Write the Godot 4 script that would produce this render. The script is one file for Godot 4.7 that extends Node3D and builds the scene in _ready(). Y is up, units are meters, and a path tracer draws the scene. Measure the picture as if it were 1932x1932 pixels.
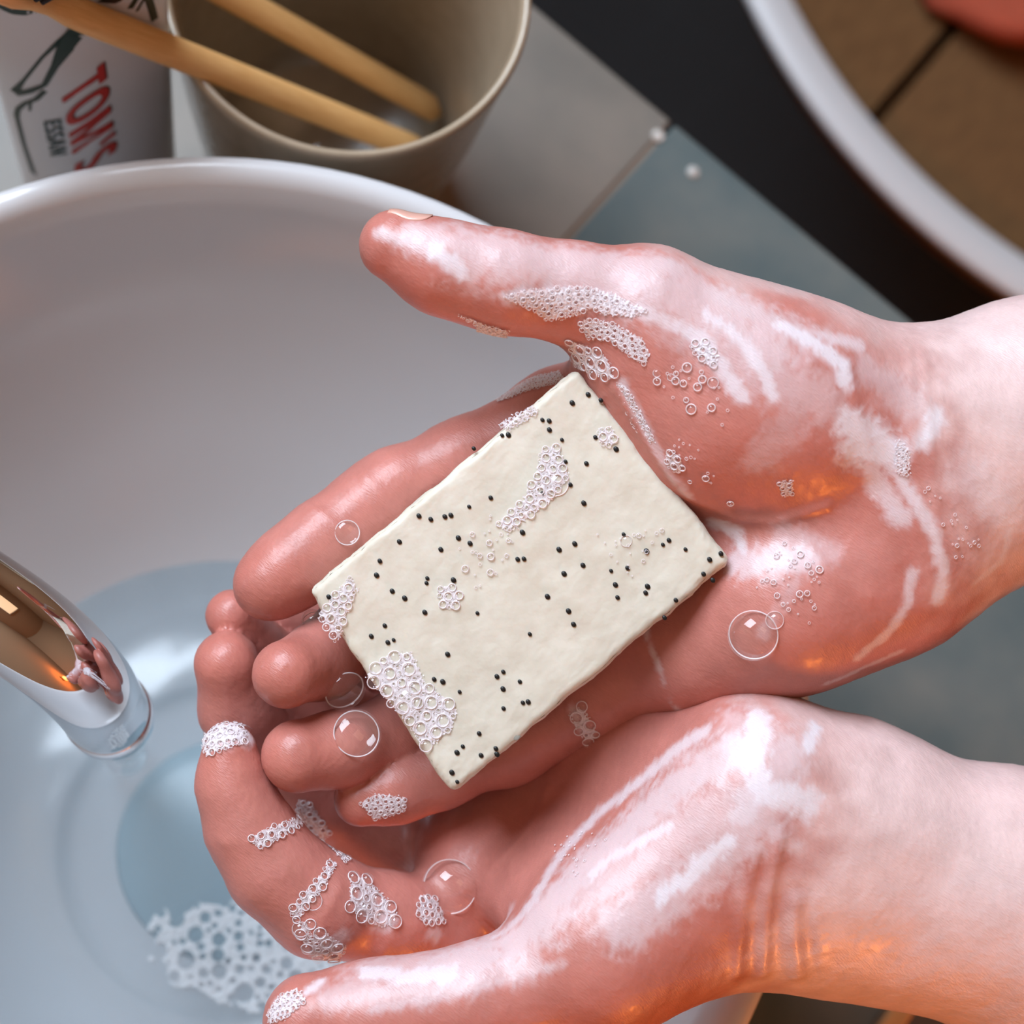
extends Node3D

# Units are metres; hand data are millimetres about ORIGIN (the middle of the cupped hands).
const ORIGIN := Vector3(0.0, 0.94, -0.11)
const SPREAD := 5.0      # how far a finger blends into its palm, in mm

var used := {}
var hands := {}
var rough_noise := FastNoiseLite.new()
var fine_noise := FastNoiseLite.new()
var white_foam: StandardMaterial3D
var foam_skin: StandardMaterial3D
var film_clear: StandardMaterial3D


func _ready() -> void:
	# ---- camera
	var cam := Camera3D.new()
	cam.name = "camera"
	cam.transform = Transform3D(Basis(Vector3(0.761353, 0.143545, -0.632248), Vector3(-0.647304, 0.223352, -0.728774), Vector3(0.036602, 0.96411, 0.262967)), Vector3(0, 1.35, 0))
	cam.near = 0.02
	cam.far = 30.0
	var lens := CameraAttributesPhysical.new()
	lens.frustum_focal_length = 65.2174
	lens.frustum_near = 0.02
	lens.frustum_far = 30.0
	lens.frustum_focus_distance = 0.418
	lens.exposure_aperture = 11.0
	cam.attributes = lens
	add_child(cam)
	cam.fov = 30.0411
	cam.current = true
	# ---- sky and exposure
	var e := Environment.new()
	e.background_mode = Environment.BG_SKY
	var sm := ProceduralSkyMaterial.new()
	sm.sky_top_color = Color(0.55, 0.68, 0.86)
	sm.sky_horizon_color = Color(0.86, 0.9, 0.95)
	sm.ground_bottom_color = Color(0.3, 0.3, 0.28)
	sm.ground_horizon_color = Color(0.6, 0.62, 0.62)
	sm.sun_angle_max = 0.0
	var sky := Sky.new()
	sky.sky_material = sm
	e.sky = sky
	e.background_energy_multiplier = 1.6
	e.tonemap_mode = Environment.TONE_MAPPER_LINEAR
	e.tonemap_exposure = 0.49
	e.sdfgi_enabled = true
	e.ssao_enabled = true
	e.ssil_enabled = true
	var we := WorldEnvironment.new()
	we.name = "world_environment"
	we.environment = e
	add_child(we)
	# ---- daylight through the window in the wall to the left
	var day := AreaLight3D.new()
	day.name = "window_daylight"
	day.area_size = Vector2(1.1, 1.0)
	day.light_color = Color(0.88, 0.94, 1.0)
	day.light_energy = 13.0
	day.area_range = 8.0
	day.area_attenuation = 2.0
	day.shadow_enabled = true
	add_child(day)
	day.look_at_from_position(Vector3(-1.17, 2.2, -0.4), Vector3(0.0, 0.94, -0.2))

	# ---- weak warm fill light, added at the ceiling to lift the shade
	var panel := AreaLight3D.new()
	panel.name = "fill_panel_light"
	panel.area_size = Vector2(0.9, 0.9)
	panel.light_color = Color(1.0, 0.78, 0.55)
	panel.light_energy = 0.35
	panel.area_range = 8.0
	panel.area_attenuation = 2.0
	panel.shadow_enabled = true
	add_child(panel)
	panel.look_at_from_position(Vector3(0.5, 2.905, -0.9), Vector3(0.5, 0.0, -0.9), Vector3.FORWARD)

	rough_noise.seed = 7
	rough_noise.noise_type = FastNoiseLite.TYPE_SIMPLEX_SMOOTH
	rough_noise.frequency = 0.16
	rough_noise.fractal_octaves = 3
	fine_noise.seed = 11
	fine_noise.noise_type = FastNoiseLite.TYPE_SIMPLEX_SMOOTH
	fine_noise.frequency = 0.7
	fine_noise.fractal_octaves = 2
	white_foam = mat(Color(0.93, 0.9, 0.92), 0.45)
	white_foam.backlight_enabled = true
	white_foam.backlight = Color(0.35, 0.35, 0.35)
	foam_skin = mat(Color(0.93, 0.9, 0.92, 0.74), 0.5)
	foam_skin.transparency = BaseMaterial3D.TRANSPARENCY_ALPHA
	film_clear = mat(Color(1, 1, 1, 0.02), 0.02)
	film_clear.transparency = BaseMaterial3D.TRANSPARENCY_ALPHA
	film_clear.metallic_specular = 0.7

	build_room()
	build_counter()
	build_basin()
	build_stool()
	build_faucet()
	build_cup()
	build_tube()
	build_hands()
	build_soap()
	build_foam()


# ------------------------------------------------------------------ helpers
func numbered(called: String) -> String:
	if not used.has(called):
		used[called] = 0
		return called
	used[called] += 1
	return "%s_%03d" % [called, used[called]]


func tag(o: Node, label: String, category: String, group := "", kind := "") -> Node:
	if label: o.set_meta("label", label)
	if category: o.set_meta("category", category)
	if group: o.set_meta("group", group)
	if kind: o.set_meta("kind", kind)
	return o


func thing(called: String, at: Vector3, label: String, category: String, group := "") -> Node3D:
	var o := Node3D.new()
	o.name = numbered(called)
	add_child(o)
	o.position = at
	tag(o, label, category, group)
	return o


func put(called: String, m: Mesh, material: Material, parent: Node = self) -> MeshInstance3D:
	var o := MeshInstance3D.new()
	o.name = numbered(called) if parent == self else called
	o.mesh = m
	if material: o.material_override = material
	o.cast_shadow = GeometryInstance3D.SHADOW_CASTING_SETTING_ON
	parent.add_child(o, true)
	return o


func struct(called: String, m: Mesh, material: Material, at := Vector3.ZERO) -> MeshInstance3D:
	var o := put(called, m, material)
	o.position = at
	o.set_meta("kind", "structure")
	return o


func mat(c: Color, rough: float, metal := 0.0) -> StandardMaterial3D:
	var m := StandardMaterial3D.new()
	m.albedo_color = c
	m.roughness = rough
	m.metallic = metal
	return m


func noise_tex(freq: float, octaves: int, kind: int, low: Color, high: Color, size := 512, s := 3) -> NoiseTexture2D:
	var n := FastNoiseLite.new()
	n.seed = s
	n.noise_type = kind
	n.frequency = freq
	n.fractal_octaves = octaves
	var t := NoiseTexture2D.new()
	t.width = size
	t.height = size
	t.seamless = true
	t.noise = n
	var g := Gradient.new()
	g.set_color(0, low)
	g.set_color(1, high)
	t.color_ramp = g
	return t


func bump(m: StandardMaterial3D, freq: float, octaves: int, kind: int, scale: float, depth: float, s := 5) -> void:
	m.heightmap_enabled = true
	m.heightmap_texture = noise_tex(freq, octaves, kind, Color.BLACK, Color.WHITE, 512, s)
	m.heightmap_scale = depth
	m.uv1_triplanar = true
	m.uv1_scale = Vector3.ONE * scale


func grain(m: StandardMaterial3D, low: Color, high: Color, scale: Vector3, freq := 0.02, octaves := 4, s := 3) -> void:
	m.albedo_texture = noise_tex(freq, octaves, FastNoiseLite.TYPE_SIMPLEX_SMOOTH, low, high, 512, s)
	m.albedo_color = Color.WHITE
	m.uv1_triplanar = true
	m.uv1_scale = scale


func box(size: Vector3, edge := 0.0) -> Mesh:
	# a box with chamfered edges
	if edge <= 0.0:
		var b := BoxMesh.new()
		b.size = size
		return b
	var st := SurfaceTool.new()
	st.begin(Mesh.PRIMITIVE_TRIANGLES)
	var h := size / 2.0
	var pts := []
	for sx in [-1, 1]:
		for sy in [-1, 1]:
			for sz in [-1, 1]:
				var c := Vector3(sx * h.x, sy * h.y, sz * h.z)
				pts.append(c - Vector3(0, sy, sz) * edge)
				pts.append(c - Vector3(sx, 0, sz) * edge)
				pts.append(c - Vector3(sx, sy, 0) * edge)
	hull(st, pts)
	st.generate_normals()
	return st.commit()


func hull(st: SurfaceTool, pts: Array) -> void:
	# the flat faces of a small convex set of points
	var seen := {}
	var n := pts.size()
	for i in n:
		for j in range(i + 1, n):
			for k in range(j + 1, n):
				var nor: Vector3 = (pts[j] - pts[i]).cross(pts[k] - pts[i])
				if nor.length() < 1e-12: continue
				nor = nor.normalized()
				var d: float = nor.dot(pts[i])
				var lo := 0.0
				var hi := 0.0
				var on := []
				for p in pts:
					var q: float = nor.dot(p) - d
					lo = minf(lo, q)
					hi = maxf(hi, q)
					if absf(q) < 1e-7: on.append(p)
				if lo < -1e-7 and hi > 1e-7: continue
				if hi > 1e-7:
					nor = -nor
				var key := "%.3f %.3f %.3f %.6f" % [nor.x + 0.0001, nor.y + 0.0001, nor.z + 0.0001, absf(d)]
				if seen.has(key): continue
				seen[key] = true
				var mid := Vector3.ZERO
				for p in on: mid += p
				mid /= on.size()
				var ax: Vector3 = (on[0] - mid).normalized()
				var ay := nor.cross(ax)
				on.sort_custom(func(a, b): return atan2((a - mid).dot(ay), (a - mid).dot(ax)) < atan2((b - mid).dot(ay), (b - mid).dot(ax)))
				for t in range(1, on.size() - 1):
					for p in [on[0], on[t + 1], on[t]]:
						st.set_smooth_group(-1)
						st.add_vertex(p)


func loft(rings: Array, closed_ends := false, smooth := true) -> ArrayMesh:
	# rings of equal count, joined into one skin
	var st := SurfaceTool.new()
	st.begin(Mesh.PRIMITIVE_TRIANGLES)
	st.set_smooth_group(0 if smooth else -1)
	var n: int = rings[0].size()
	for r in rings:
		for p in r: st.add_vertex(p)
	for i in rings.size() - 1:
		for j in n:
			var a := i * n + j
			var b := i * n + (j + 1) % n
			for q in [a, b, a + n, b, b + n, a + n]: st.add_index(q)
	if closed_ends:
		for side in 2:
			var r: Array = rings[0] if side == 0 else rings[-1]
			var mid := Vector3.ZERO
			for p in r: mid += p
			st.add_vertex(mid / n)
			var c := rings.size() * n + side
			var o := 0 if side == 0 else (rings.size() - 1) * n
			for j in n:
				for q in ([c, o + (j + 1) % n, o + j] if side == 0 else [c, o + j, o + (j + 1) % n]): st.add_index(q)
	st.generate_normals()
	return st.commit()


func circle(mid: Vector3, r: float, n: int, squash := 1.0) -> Array:
	var out := []
	for j in n:
		var a := TAU * j / n
		out.append(mid + Vector3(cos(a) * r, 0, sin(a) * r * squash))
	return out


func lathe(profile: Array, n := 96, ends := false) -> ArrayMesh:
	var rings := []
	for p in profile: rings.append(circle(Vector3(0, p[1], 0), maxf(p[0], 0.00005), n))
	return loft(rings, ends)


func tube_along(path: Array, radii: Array, n := 24, squash := 1.0, ends := true, up := Vector3.UP) -> ArrayMesh:
	var rings := []
	for i in path.size():
		var d: Vector3 = (path[mini(i + 1, path.size() - 1)] - path[maxi(i - 1, 0)]).normalized()
		var s := d.cross(up).normalized()
		var u := s.cross(d).normalized()
		var ring := []
		for j in n:
			var a := TAU * j / n
			ring.append(path[i] + s * cos(a) * radii[i] + u * sin(a) * radii[i] * squash)
		rings.append(ring)
	return loft(rings, ends)


func smooth_path(pts: Array, per := 8) -> Array:
	var c := []
	for i in pts.size() - 1:
		var a: Vector3 = pts[maxi(i - 1, 0)]
		var b: Vector3 = pts[i]
		var d: Vector3 = pts[i + 1]
		var f: Vector3 = pts[mini(i + 2, pts.size() - 1)]
		for k in per: c.append(b.cubic_interpolate(d, a, f, float(k) / per))
	c.append(pts[-1])
	return c


# ------------------------------------------------------------------ the room
func build_room() -> void:
	var plaster := mat(Color(0.70, 0.57, 0.44), 0.9)
	bump(plaster, 0.05, 3, FastNoiseLite.TYPE_SIMPLEX_SMOOTH, 3.0, 0.05)
	struct("wall_back", box(Vector3(3.4, 3.1, 0.1)), plaster, Vector3(0.4, 1.45, 0.5))
	struct("wall_right", box(Vector3(0.1, 3.1, 3.2)), plaster, Vector3(2.05, 1.45, -1.05))
	struct("wall_front", box(Vector3(3.4, 3.1, 0.1)), plaster, Vector3(0.4, 1.45, -2.6))
	# the wall with the window: four pieces round the opening
	var wl := CSGBox3D.new()
	wl.name = "wall_left"
	wl.size = Vector3(0.12, 3.1, 3.2)
	wl.position = Vector3(-1.3, 1.45, -1.05)
	wl.material = plaster
	wl.set_meta("kind", "structure")
	var hole := CSGBox3D.new()
	hole.name = "window_opening"
	hole.operation = CSGShape3D.OPERATION_SUBTRACTION
	hole.size = Vector3(0.4, 1.1, 1.2)
	hole.position = Vector3(0, 0.75, 0.65)
	wl.add_child(hole)
	add_child(wl)
	struct("ceiling", box(Vector3(3.4, 0.1, 3.2)), plaster, Vector3(0.4, 3.0, -1.05))
	var w := Node3D.new()
	w.name = "window_1"
	w.position = Vector3(-1.3, 2.2, -0.4)
	w.set_meta("kind", "structure")
	add_child(w)
	var white := mat(Color(0.85, 0.85, 0.83), 0.4)
	for s in [-1, 1]:
		put("frame", box(Vector3(0.06, 1.1, 0.05), 0.004), white, w).position = Vector3(0, 0, s * 0.575)
		put("frame", box(Vector3(0.06, 0.05, 1.1), 0.004), white, w).position = Vector3(0, s * 0.525, 0)
	put("mullion", box(Vector3(0.05, 1.0, 0.04), 0.004), white, w)
	var glass := mat(Color(0.95, 0.98, 1.0, 0.03), 0.02)
	glass.transparency = BaseMaterial3D.TRANSPARENCY_ALPHA
	for s in [-1, 1]:
		put("pane", box(Vector3(0.006, 1.0, 0.53)), glass, w).position = Vector3(0, 0, s * 0.285)
	# brown floor boards
	var under := struct("floor", box(Vector3(3.4, 0.1, 3.2)), mat(Color(0.1, 0.08, 0.06), 0.9), Vector3(0.4, -0.062, -1.05))
	var boards := []
	for k in 3:
		var bm := mat(Color.WHITE, 0.6)
		grain(bm, Color(0.22, 0.16, 0.11).darkened(k * 0.12), Color(0.32, 0.24, 0.16).darkened(k * 0.12), Vector3(1.2, 6.0, 6.0), 0.03, 4, 20 + k)
		boards.append(bm)
	var plank := box(Vector3(3.39, 0.012, 0.146), 0.002)
	for k in 21:
		var b := put("plank", plank, boards[k % 3], under)
		b.position = Vector3(0, 0.056, -1.52 + k * 0.15)
	var pl := thing("added_fill_panel", Vector3(0.5, 2.95, -0.9), "added square fill panel on the unseen ceiling, glowing warm white", "lamp")  # invented glowing panel, added as fill for the basin and hands
	put("fill_panel_housing", box(Vector3(0.96, 0.03, 0.96), 0.004), white, pl).position.y = -0.015
	var fill_panel_glow := mat(Color(0.9, 0.9, 0.9), 0.5)
	fill_panel_glow.emission_enabled = true
	fill_panel_glow.emission = Color(1.0, 0.82, 0.62)
	fill_panel_glow.emission_energy_multiplier = 1.0
	put("fill_panel_face", box(Vector3(0.9, 0.006, 0.9), 0.001), fill_panel_glow, pl).position.y = -0.033
	# warm wall lamp on the back wall, outside the picture
	var lamp := thing("wall_lamp", Vector3(0.95, 0.955, 0.45), "warm round wall lamp on a brass plate on the back wall", "lamp")
	put("wall_plate", lathe([[0.0, 0.0], [0.05, 0.0], [0.052, 0.004], [0.048, 0.012], [0.012, 0.014], [0.012, 0.05], [0.0, 0.05]], 40), mat(Color(0.7, 0.5, 0.25), 0.3, 1.0), lamp).rotation.x = -PI / 2
	var globe := SphereMesh.new()
	globe.radius = 0.06
	globe.height = 0.12
	var glow := mat(Color(1.0, 0.8, 0.6), 0.4)
	glow.emission_enabled = true
	glow.emission = Color(1.0, 0.62, 0.3)
	glow.emission_energy_multiplier = 3.0
	put("lamp_globe", globe, glow, lamp).position = Vector3(0, 0, -0.1)
	var bulb := OmniLight3D.new()
	bulb.name = "lamp_light"
	bulb.position = Vector3(0, 0, -0.1)
	bulb.light_color = Color(1.0, 0.55, 0.22)
	bulb.light_energy = 0.85
	bulb.light_size = 0.06
	bulb.omni_range = 8.0
	bulb.omni_attenuation = 2.0
	bulb.shadow_enabled = true
	lamp.add_child(bulb)


func build_counter() -> void:
	var c := thing("vanity_counter", Vector3(0, 0, 0), "grey tiled counter with a pale wooden end strip under the white basin", "counter")
	var top := mat(Color(0.47, 0.41, 0.36), 0.9)
	put("slab", box(Vector3(1.41, 0.036, 0.74), 0.002), top, c).position = Vector3(-0.5325, 0.7312, 0.066)
	var tile_mats := []
	for k in 3:
		var m := mat(Color.WHITE, 0.34)
		grain(m, [Color(0.27, 0.335, 0.35), Color(0.37, 0.35, 0.33), Color(0.40, 0.385, 0.36)][k], [Color(0.42, 0.43, 0.415), Color(0.48, 0.45, 0.42), Color(0.52, 0.48, 0.44)][k], Vector3.ONE * 3.2, 0.008, 5, 31 + k)  # darker teal first pair carries shade and cool reflection painted into the tile
		m.metallic_specular = 0.4
		tile_mats.append(m)
	var tile := box(Vector3(0.2376, 0.0064, 0.3668), 0.0008)
	for i in 6:
		for k in 2:
			var t := put("tile", tile, tile_mats[(i * 2 + k) % 3], c)
			t.position = Vector3(0.0507 - 0.2394 * i, 0.7468, -0.1245 + 0.3685 * k)
	var wood := mat(Color.WHITE, 0.5)
	grain(wood, Color(0.72, 0.52, 0.32), Color(0.82, 0.63, 0.42), Vector3(20, 20, 3), 0.03, 3, 8)
	put("end_strip", box(Vector3(0.007, 0.04, 0.744), 0.001), wood, c).position = Vector3(0.1742, 0.731, 0.064)
	# water drops beside the grout line
	var drop := lathe([[0.0, 0.0], [0.0022, 0.0], [0.0024, 0.0004], [0.0018, 0.0011], [0.0008, 0.0015], [0.0, 0.0016]], 20)
	var wet := mat(Color(0.95, 0.93, 0.9, 0.35), 0.03)
	wet.transparency = BaseMaterial3D.TRANSPARENCY_ALPHA
	var dl := ["water drop on the counter tile nearer the mug", "water drop on the counter tile farther from the mug"]
	for k in 2:
		var d := put("water_drop", drop, wet)
		d.position = [Vector3(-0.07, 0.75, -0.3003), Vector3(-0.0525, 0.75, -0.2982)][k]
		tag(d, dl[k], "drop", "drops on the counter")
	# the cupboard below
	var v := thing("vanity_cabinet", Vector3(-0.5325, 0, 0.09), "dark cupboard with doors below the tiled counter", "cabinet")
	var dark := mat(Color.WHITE, 0.6)
	grain(dark, Color(0.1, 0.095, 0.09), Color(0.15, 0.14, 0.13), Vector3(8, 2, 8), 0.03, 3, 9)
	put("body", box(Vector3(1.36, 0.712, 0.66), 0.002), dark, v).position = Vector3(0, 0.356, 0.03)
	for k in 3:
		var door := put("door", box(Vector3(0.44, 0.64, 0.018), 0.003), dark, v)
		door.position = Vector3(-0.45 + 0.45 * k, 0.38, -0.31)
		put("handle", tube_along([Vector3(0.18, -0.06, 0), Vector3(0.18, -0.06, -0.02), Vector3(0.18, 0.06, -0.02), Vector3(0.18, 0.06, 0)], [0.004, 0.004, 0.004, 0.004], 10, 1.0, true, Vector3.RIGHT), mat(Color(0.6, 0.6, 0.6), 0.3, 1.0), door).position = Vector3(0, 0, -0.009)
	# the dark mat on the floor in front
	var rug := mat(Color.WHITE, 0.95)
	grain(rug, Color(0.13, 0.14, 0.15), Color(0.19, 0.195, 0.20), Vector3.ONE * 14, 0.06, 3, 10)
	bump(rug, 0.2, 2, FastNoiseLite.TYPE_SIMPLEX, 14.0, 0.2)
	var mt := put("bath_mat", box(Vector3(1.6, 0.014, 0.94), 0.004), rug)
	mt.position = Vector3(0.1, 0.007, -0.8)
	tag(mt, "dark charcoal bath mat on the floor between counter and stool", "mat")


func build_basin() -> void:
	var o := thing("basin", Vector3(-0.0371, 0.75, -0.0405), "round white ceramic vessel basin on the tiled counter with some soapy water in it", "sink")
	var glaze := mat(Color(0.80, 0.80, 0.81), 0.22)
	glaze.clearcoat_enabled = true
	glaze.clearcoat = 0.4
	glaze.clearcoat_roughness = 0.12
	# outer wall, rounded rim, bowl, recess round the waste; the waste sits off the middle
	var prof := [[0.0, 0.0], [0.075, 0.0], [0.09, 0.003], [0.118, 0.03], [0.136, 0.07], [0.1445, 0.11], [0.1475, 0.124], [0.1482, 0.1285], [0.1472, 0.1312], [0.1450, 0.1322], [0.1420, 0.1316], [0.1395, 0.129], [0.1368, 0.122],
		[0.132, 0.105], [0.124, 0.082], [0.112, 0.058], [0.095, 0.036], [0.076, 0.0215], [0.06, 0.0155], [0.0515, 0.0135], [0.0495, 0.0122], [0.0482, 0.0098], [0.044, 0.0085], [0.03, 0.0078], [0.0, 0.0074]]
	var rings := []
	for i in prof.size():
		var s := smoothstep(0.11, 0.01, prof[i][1]) if i > 10 else 0.0
		rings.append(circle(Vector3(0.0165 * s, prof[i][1], 0.0175 * s), maxf(prof[i][0], 0.0001), 128))
	put("bowl", loft(rings), glaze, o)
	var steel := mat(Color(0.6, 0.67, 0.7), 0.3)
	put("waste_plug", lathe([[0.0, 0.0], [0.031, 0.0], [0.033, 0.0012], [0.032, 0.0026], [0.026, 0.0032], [0.024, 0.0042], [0.0, 0.0055]], 64), steel, o).position = Vector3(0.0165, 0.0078, 0.0175)
	# water standing in the bowl
	var wm := mat(Color(0.58, 0.71, 0.77, 0.26), 0.2)
	wm.transparency = BaseMaterial3D.TRANSPARENCY_ALPHA
	bump(wm, 0.012, 1, FastNoiseLite.TYPE_SIMPLEX_SMOOTH, 9.0, 0.03)
	var water := put("basin_water", lathe([[0.0, 0.0], [0.04, 0.0], [0.0833, 0.0], [0.0835, -0.0006]], 96), wm)
	water.position = Vector3(-0.0371 + 0.0152, 0.777, -0.0405 + 0.0161)
	tag(water, "shallow cloudy water standing in the white basin", "water")
	var sw := mat(Color(0.88, 0.93, 0.95, 0.2), 0.05)
	sw.transparency = BaseMaterial3D.TRANSPARENCY_ALPHA
	var pth := smooth_path([Vector3(-0.06, 0.878, -0.0242), Vector3(-0.0592, 0.845, -0.0242), Vector3(-0.0595, 0.815, -0.0242), Vector3(-0.059, 0.776, -0.0232)], 6)
	var rr := []
	for i in pth.size(): rr.append(0.0085 - 0.0028 * i / pth.size() + 0.0006 * sin(i * 1.3))
	var stream := put("water_stream", tube_along(pth, rr, 20, 0.8, true, Vector3.RIGHT), sw)
	tag(stream, "clear stream of water running from the chrome spout into the basin", "water")
	# froth floating near the front of the pool: a thin raft with open bubbles
	var rng := RandomNumberGenerator.new()
	rng.seed = 5
	var got := []
	for k in 700:
		var r: float = lerpf(0.0007, 0.0030, pow(rng.randf(), 1.6))
		var p := Vector2(rng.randf_range(-0.03, 0.03), rng.randf_range(-0.017, 0.017))
		var ok := true
		for g in got:
			if Vector2(g.x, g.y).distance_to(p) < g.z + r + 0.0004:
				ok = false
				break
		if ok: got.append(Vector3(p.x, p.y, r))
	var st := SurfaceTool.new()
	st.begin(Mesh.PRIMITIVE_TRIANGLES)
	var step := 0.0004
	for j in range(-45, 45):
		for i in range(-78, 78):
			var p := Vector2(i, j) * step
			var edge := pow(p.x / 0.029, 2.0) + pow(p.y / 0.0155, 2.0) + fine_noise.get_noise_2d(p.x * 160.0, p.y * 160.0) * 0.5
			if edge > 0.9: continue
			var open := false
			for g in got:
				if Vector2(g.x, g.y).distance_to(p) < g.z:
					open = true
					break
			if open: continue
			for q in [Vector2(0, 0), Vector2(1, 0), Vector2(0, 1), Vector2(1, 0), Vector2(1, 1), Vector2(0, 1)]:
				var v: Vector2 = p + q * step
				st.add_vertex(Vector3(v.x, 0.0011 + 0.0004 * fine_noise.get_noise_2d(v.x * 600.0, v.y * 600.0), v.y))
	st.index()
	st.generate_normals()
	var fm := mat(Color(0.82, 0.85, 0.87, 0.78), 0.6)
	fm.transparency = BaseMaterial3D.TRANSPARENCY_ALPHA
	var froth := put("floating_foam", st.commit(), fm)
	froth.transform = Transform3D(Basis(Vector3.UP, 0.55), Vector3(0.0047, 0.777, -0.0039))
	tag(froth, "pale raft of soap bubbles floating on the basin water", "foam", "", "stuff")


func build_stool() -> void:
	var o := thing("stool", Vector3(0.0408, 0, -0.8644), "round brown slatted stool with a pale grey rim beyond the counter", "stool")
	var rimm := mat(Color(0.72, 0.73, 0.74), 0.4)
	put("rim", lathe([[0.333, 0.441], [0.333, 0.448], [0.335, 0.45], [0.3545, 0.45], [0.3558, 0.4485], [0.3556, 0.4435], [0.352, 0.441], [0.333, 0.441]], 160), rimm, o)
	var edges := [-0.333, -0.297, -0.182, -0.067, 0.048, 0.163, 0.278, 0.333]
	for i in edges.size() - 1:
		var m := mat(Color.WHITE, 0.6)
		grain(m, Color(0.33, 0.235, 0.145).lightened(0.02 * (i % 2)), Color(0.41, 0.30, 0.19), Vector3(14, 14, 2.5), 0.03, 4, 40 + i)
		m.metallic_specular = 0.2
		var a: float = edges[i] + 0.0035
		var b: float = edges[i + 1] - 0.0035
		var top := []
		for t in 13: top.append(Vector2(lerpf(a, b, t / 12.0), 0.0))
		var rings := []
		for t in 13:
			var px: float = lerpf(a, b, t / 12.0)
			var half: float = sqrt(maxf(0.3325 * 0.3325 - px * px, 0.0001))
			rings.append([Vector3(px, 0.418, -half), Vector3(px, 0.436, -half), Vector3(px, 0.436, half), Vector3(px, 0.418, half)])
		put("slat", loft(rings, true, false), m, o)
	var apron := mat(Color.WHITE, 0.6)
	grain(apron, Color(0.33, 0.235, 0.145), Color(0.41, 0.30, 0.19), Vector3(14, 14, 2.5), 0.03, 4, 49)
	put("apron", lathe([[0.0, 0.395], [0.332, 0.395], [0.335, 0.398], [0.335, 0.441], [0.333, 0.441], [0.333, 0.4175], [0.0, 0.4175]], 120), apron, o)
	for i in 4:
		var a := TAU * (i + 0.5) / 4
		put("leg", tube_along([Vector3(cos(a) * 0.09, 0.396, sin(a) * 0.09 - 0.06), Vector3(cos(a) * 0.09, 0.014, sin(a) * 0.09 - 0.06)], [0.018, 0.013], 14, 1.0, true, Vector3.RIGHT), rimm, o)
	# folded coral cloth lying on the stool, at the edge of the picture
	var st := SurfaceTool.new()
	var rings2 := []
	for i in 25:
		var u := i / 24.0
		var r := []
		for j in 40:
			var a := TAU * j / 40
			var cx := signf(cos(a)) * pow(absf(cos(a)), 0.55)
			var sy := signf(sin(a)) * pow(absf(sin(a)), 0.7)
			var fold := 0.006 * sin(u * 9.0 + a * 3.0) + 0.004 * sin(u * 23.0 - a * 2.0)
			var end := pow(sin(PI * clampf(u, 0.02, 0.98)), 0.35)
			r.append(Vector3((cx * 0.075 + fold) * end, maxf(0.0, (0.03 + sy * 0.03) * end + fold * 0.5 + 0.002), (u - 0.5) * 0.24))
		rings2.append(r)
	var cm := mat(Color.WHITE, 0.95)
	grain(cm, Color(0.70, 0.31, 0.22), Color(0.79, 0.40, 0.29), Vector3.ONE * 30, 0.05, 3, 50)
	bump(cm, 0.3, 2, FastNoiseLite.TYPE_SIMPLEX, 30.0, 0.1)
	var cloth := put("folded_cloth", loft(rings2, true), cm)
	cloth.transform = Transform3D(Basis(Vector3.UP, -0.65), Vector3(0.0073, 0.436, -0.7272))
	tag(cloth, "coral red folded cloth lying on the brown stool", "cloth")


func build_faucet() -> void:
	var o := thing("faucet", Vector3(0, 0, 0), "curved chrome faucet spout reaching over the basin", "faucet")
	var chrome := mat(Color(0.86, 0.87, 0.88), 0.035, 1.0)
	var pts := smooth_path([Vector3(-0.2015, 0.8875, 0.0294), Vector3(-0.1698, 0.9083, 0.0096), Vector3(-0.1399, 0.9229, -0.01), Vector3(-0.1154, 0.9284, -0.0182), Vector3(-0.0943, 0.9264, -0.0215), Vector3(-0.0814, 0.9223, -0.0236), Vector3(-0.0721, 0.915, -0.0245), Vector3(-0.0651, 0.9023, -0.0246), Vector3(-0.0615, 0.8875, -0.0241), Vector3(-0.06, 0.875, -0.0242)], 10)
	var rr := []
	for i in pts.size(): rr.append(lerpf(0.0128, 0.0104, clampf(float(i) / (pts.size() - 12), 0, 1)))
	put("spout", tube_along(pts, rr, 48, 1.0, false, Vector3(0.2, 0.1, 1)), chrome, o)
	var tip: Vector3 = pts[-1]
	var d: Vector3 = (pts[-1] - pts[-2]).normalized()
	put("aerator", tube_along([tip - d * 0.0045, tip - d * 0.004, tip + d * 0.0035, tip + d * 0.005, tip + d * 0.0048, tip + d * 0.001], [0.0101, 0.0108, 0.0108, 0.0101, 0.0082, 0.008], 48, 1.0, true, Vector3(0.2, 0.1, 1)), chrome, o)
	var foot: Vector3 = pts[0]
	put("column", lathe([[0.0, 0.75], [0.026, 0.75], [0.026, 0.756], [0.0235, 0.759], [0.0205, 0.762], [0.0195, foot.y - 0.02], [0.019, foot.y + 0.012], [0.0165, foot.y + 0.018], [0.0, foot.y + 0.02]], 48), chrome, o).position = Vector3(foot.x, 0, foot.z)
	put("lever", tube_along([Vector3(foot.x, foot.y + 0.016, foot.z), Vector3(foot.x - 0.01, foot.y + 0.03, foot.z + 0.005), Vector3(foot.x - 0.06, foot.y + 0.045, foot.z + 0.03)], [0.008, 0.007, 0.005], 20), chrome, o)


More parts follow.
